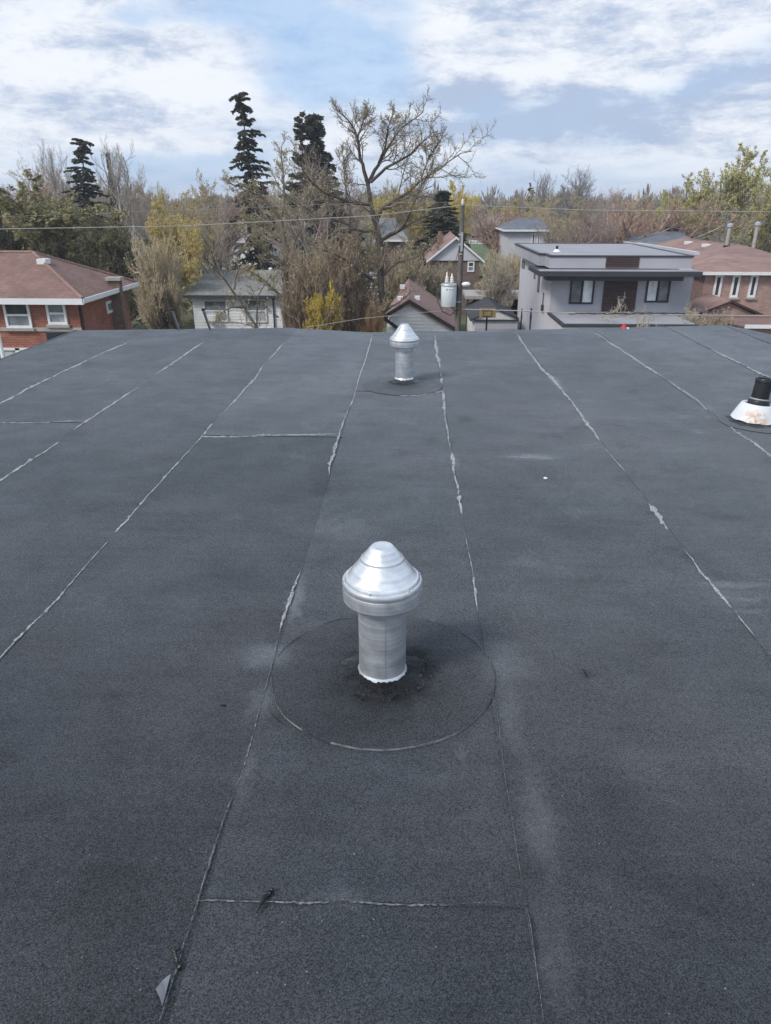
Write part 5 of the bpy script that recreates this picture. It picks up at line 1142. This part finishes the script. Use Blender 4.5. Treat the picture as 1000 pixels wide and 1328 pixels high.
tree('leafing', 862, 248, 62, 122, 'yellow_tree', 'yellow green tree at the edge of the reddish fan tree', bark=TAN, twig=TAN, leaf=(0.512, 0.512, 0.112))
tree('leafing', 882, 262, 50, 105, 'leafing_tree', 'light green leafing tree before the distant pale grey roof', bark=TAN, twig=TAN, leaf=(0.416, 0.480, 0.128))
tree('leafing', 965, 190, 112, 86, 'leafing_tree', 'tall yellow green leafing tree above the two furnace pipes', bark=(0.165, 0.135, 0.112), twig=GREYT, leaf=(.52, .50, .22), rot=2.2)
tree('leafing', 1010, 200, 80, 80, 'leafing_tree', 'tall green leafing tree cut by the frame edge', bark=(0.165, 0.135, 0.112), twig=GREYT, leaf=(.48, .46, .20))
tree('budding', 925, 246, 76, 78, 'leafing_tree', 'low spreading yellow green tree beside the distant pale roof', bark=(0.180, 0.150, 0.120), twig=GREYT, leaf=(.46, .42, .17))
tree('oval', 960, 268, 90, 72, 'bare_tree', 'blue grey bare tree directly behind the furnace pipes', bark=(0.195, 0.188, 0.180), twig=(0.256, 0.248, 0.240), leaf=(0.320, 0.336, 0.240))
tree('dense', 912, 250, 20, 140, 'evergreen_tree', 'small dark evergreen on the skyline beside the green leafing tree', bark=DARK, leaf=(0.048, 0.064, 0.048))
tree('sapling', 885, 393, 40, 39, 'sapling', 'thin bare sapling before the grey stucco wall', bark=(0.300, 0.255, 0.210), twig=(0.352, 0.304, 0.256), leaf=(0.448, 0.416, 0.288))
tree('sapling', 816, 381, 26, 40.5, 'sapling', 'thin white budded sapling before the dark wood panel', bark=(0.390, 0.360, 0.300), twig=(0.375, 0.350, 0.300), leaf=(0.525, 0.500, 0.425))
tree('sapling', 850, 398, 40, 37.5, 'sapling', 'small bare sapling by the tangled cable', bark=(0.300, 0.255, 0.210), twig=(0.352, 0.304, 0.256), leaf=(0.384, 0.320, 0.192))
tree('shrub', 925, 398, 60, 41, 'bare_shrub', 'thin bare shrub before the pinkish brick porch gable', cat='shrub', bark=(0.300, 0.240, 0.195), twig=(0.336, 0.272, 0.224), leaf=(0.384, 0.320, 0.192))
tree('sapling', 786, 398, 22, 38.5, 'sapling', 'tiny pale sapling beside the dark wood panel foot', bark=(0.390, 0.360, 0.300), twig=(0.375, 0.350, 0.300), leaf=(0.525, 0.500, 0.425))
# rows of neighbourhood trees further out
sky_pts = [(-80, 232), (0, 228), (60, 232), (130, 222), (200, 232), (300, 246), (360, 240), (440, 232), (520, 236), (590, 238), (640, 250), (700, 244), (760, 244), (830, 246), (880, 254), (925, 256), (1000, 240), (1080, 236)]
def skyline(x):
    for (a, ya), (b, yb) in zip(sky_pts, sky_pts[1:]):
        if x <= b: return ya + (yb - ya) * (x - a) / (b - a)
    return sky_pts[-1][1]
kinds = [('oval', 'bare_tree', GREYT, PURP, BUD, 'bare grey brown tree among the hazy rows beyond the houses', 'bare trees beyond the houses'),
         ('fan', 'bare_tree', GREYT, RED_, (.18, .13, .09), 'reddish bare tree among the hazy rows beyond the houses', 'reddish trees beyond the houses'),
         ('budding', 'budding_tree', GREYT, TAN, BUD, 'olive budding tree among the hazy rows beyond the houses', 'budding trees beyond the houses'),
         ('leafing', 'leafing_tree', TAN, TAN, (.22, .21, .07), 'yellow green tree among the hazy rows beyond the houses', 'leafing trees beyond the houses')]
for row, (Ya, Yb, n_) in enumerate(((100, 125, 20), (130, 175, 24), (180, 260, 30))):
    for k in range(n_):
        px = -70 + 1150 * (k + rnd.random()) / n_; Yt = rnd.uniform(Ya, Yb)
        if row == 0 and 596 < px < 660: continue
        if 604 < px < 662 and Yt < 235: continue
        ty = skyline(px) + rnd.uniform(-4, 12) + (6 if row == 0 else 0)
        lm = [p_ for p_ in ((30, 'behind the red brick roof'), (75, 'behind the olive thicket'), (118, 'past the spruce over the brick house'), (165, 'under the tall grey bare tree'), (225, 'behind the yellow green tree'), (290, 'behind the long pale roof'), (345, 'behind the tallest spruce'), (400, 'behind the pine and spruce pair'), (455, 'left of the big bare tree fork'), (520, 'through the big bare tree crown'), (596, 'behind the yellow trees by the pole'), (650, 'beyond the green lawn'), (715, 'beyond the pale hip roofed house'), (770, 'above the modern flat roof'), (845, 'behind the reddish fan tree'), (905, 'by the distant pale roof'), (960, 'behind the furnace pipes'), (2000, 'beyond the green tree by the frame edge')) if px < p_[0]][0][1]
        rw = ('in the nearest row', 'in the middle row', 'in the farthest row')[row]
        kk = kinds[rnd.choices([0, 1, 2, 3], [4, 2, 5, 3])[0]]
        wd_ = rnd.uniform(6, 11) / Yt * FPX * .95
        tree(kk[0], px, ty, wd_, Yt, kk[1], kk[5].split(' among')[0] + ' ' + lm + ', ' + rw, bark=kk[2], twig=kk[3], leaf=kk[4], group=kk[6])
# far wood that reads as one mass
rg = np.random.default_rng(77); parts = []; NT = 900
for i in range(NT):
    px = rg.uniform(-250, 1250); Yt = 260 * (900 / 260) ** rg.random(); x = W(px, 259, Yt).x; Hh = rg.uniform(7, 13) if rg.random() < .93 else 15; wd_ = rg.uniform(3, 6)
    n = 110; th = rg.uniform(0, 2 * np.pi, n); ph = rg.random(n) ** .6 * 1.35
    b0 = np.array([x, Yt, Hh * .35]); d = np.stack([np.sin(ph) * np.cos(th) * wd_, np.sin(ph) * np.sin(th) * wd_, np.cos(ph) * Hh * .62], 1)
    r1_ = rg.uniform(.35, 1.0, (n, 1)); c = b0 + d * r1_; s = nrmz(np.cross(d, rg.normal(0, 1, (n, 3)))) * rg.uniform(.12, .45, (n, 1)); e = d * rg.uniform(.12, .3, (n, 1))
    parts.append((np.stack([c - e, c + s, c + e, c - s], 1).reshape(-1, 3), np.arange(4 * n).reshape(-1, 4)))
fo = bpy.data.objects.new('far_woods', np_mesh('far_woods', parts, M['foliage'])); C.objects.link(fo); fo.color = (.22, .19, .16, 1)
tag(fo, 'hazy brown leafless woods reaching to the horizon', 'woods', kind='stuff')
# dead brush and hedges filling the gardens
rg = np.random.default_rng(5); parts = []
for i in range(520):
    Yt = rg.uniform(60, 240); px = rg.uniform(-80, 1080)
    if 596 < px < 664: continue
    x = W(px, 259, Yt).x; n = 60; c = np.array([x, Yt, 0]) + rg.normal(0, 1, (n, 3)) * np.array([1.6, 1.6, .0]) + np.array([0, 0, 1]) * rg.uniform(0, 2.6, (n, 1)); d = nrmz(rg.normal(0, 1, (n, 3)) + np.array([0, 0, .8])) * rg.uniform(.2, .6, (n, 1)); s = nrmz(np.cross(d, rg.normal(0, 1, (n, 3)))) * rg.uniform(.06, .2, (n, 1))
    parts.append((np.stack([c - d, c + s, c + d, c - s], 1).reshape(-1, 3), np.arange(4 * n).reshape(-1, 4)))
fo = bpy.data.objects.new('undergrowth', np_mesh('undergrowth', parts, M['foliage'])); C.objects.link(fo); fo.color = (.18, .165, .10, 1)
tag(fo, 'brown and olive undergrowth between the garden trees', 'undergrowth', kind='stuff')
HAZE = 0.0006
if HAZE:
    m_ = MB(); m_.box(-1500, 1500, -50, 1200, -1.0, 24.0); o = m_.build('haze', bpy.data.materials.new('haze')); o['kind'] = 'stuff'
    hm = o.data.materials[0]; hm.use_nodes = True; nt = hm.node_tree; nt.nodes.clear()
    v = nt.nodes.new('ShaderNodeVolumePrincipled'); v.inputs['Color'].default_value = (.78, .86, 1., 1); v.inputs['Density'].default_value = HAZE; v.inputs['Anisotropy'].default_value = .2
    out = nt.nodes.new('ShaderNodeOutputMaterial'); nt.links.new(v.outputs[0], out.inputs['Volume'])
    tag(o, 'thin pale air haze over the neighbourhood')
print('objects', len(bpy.data.objects))
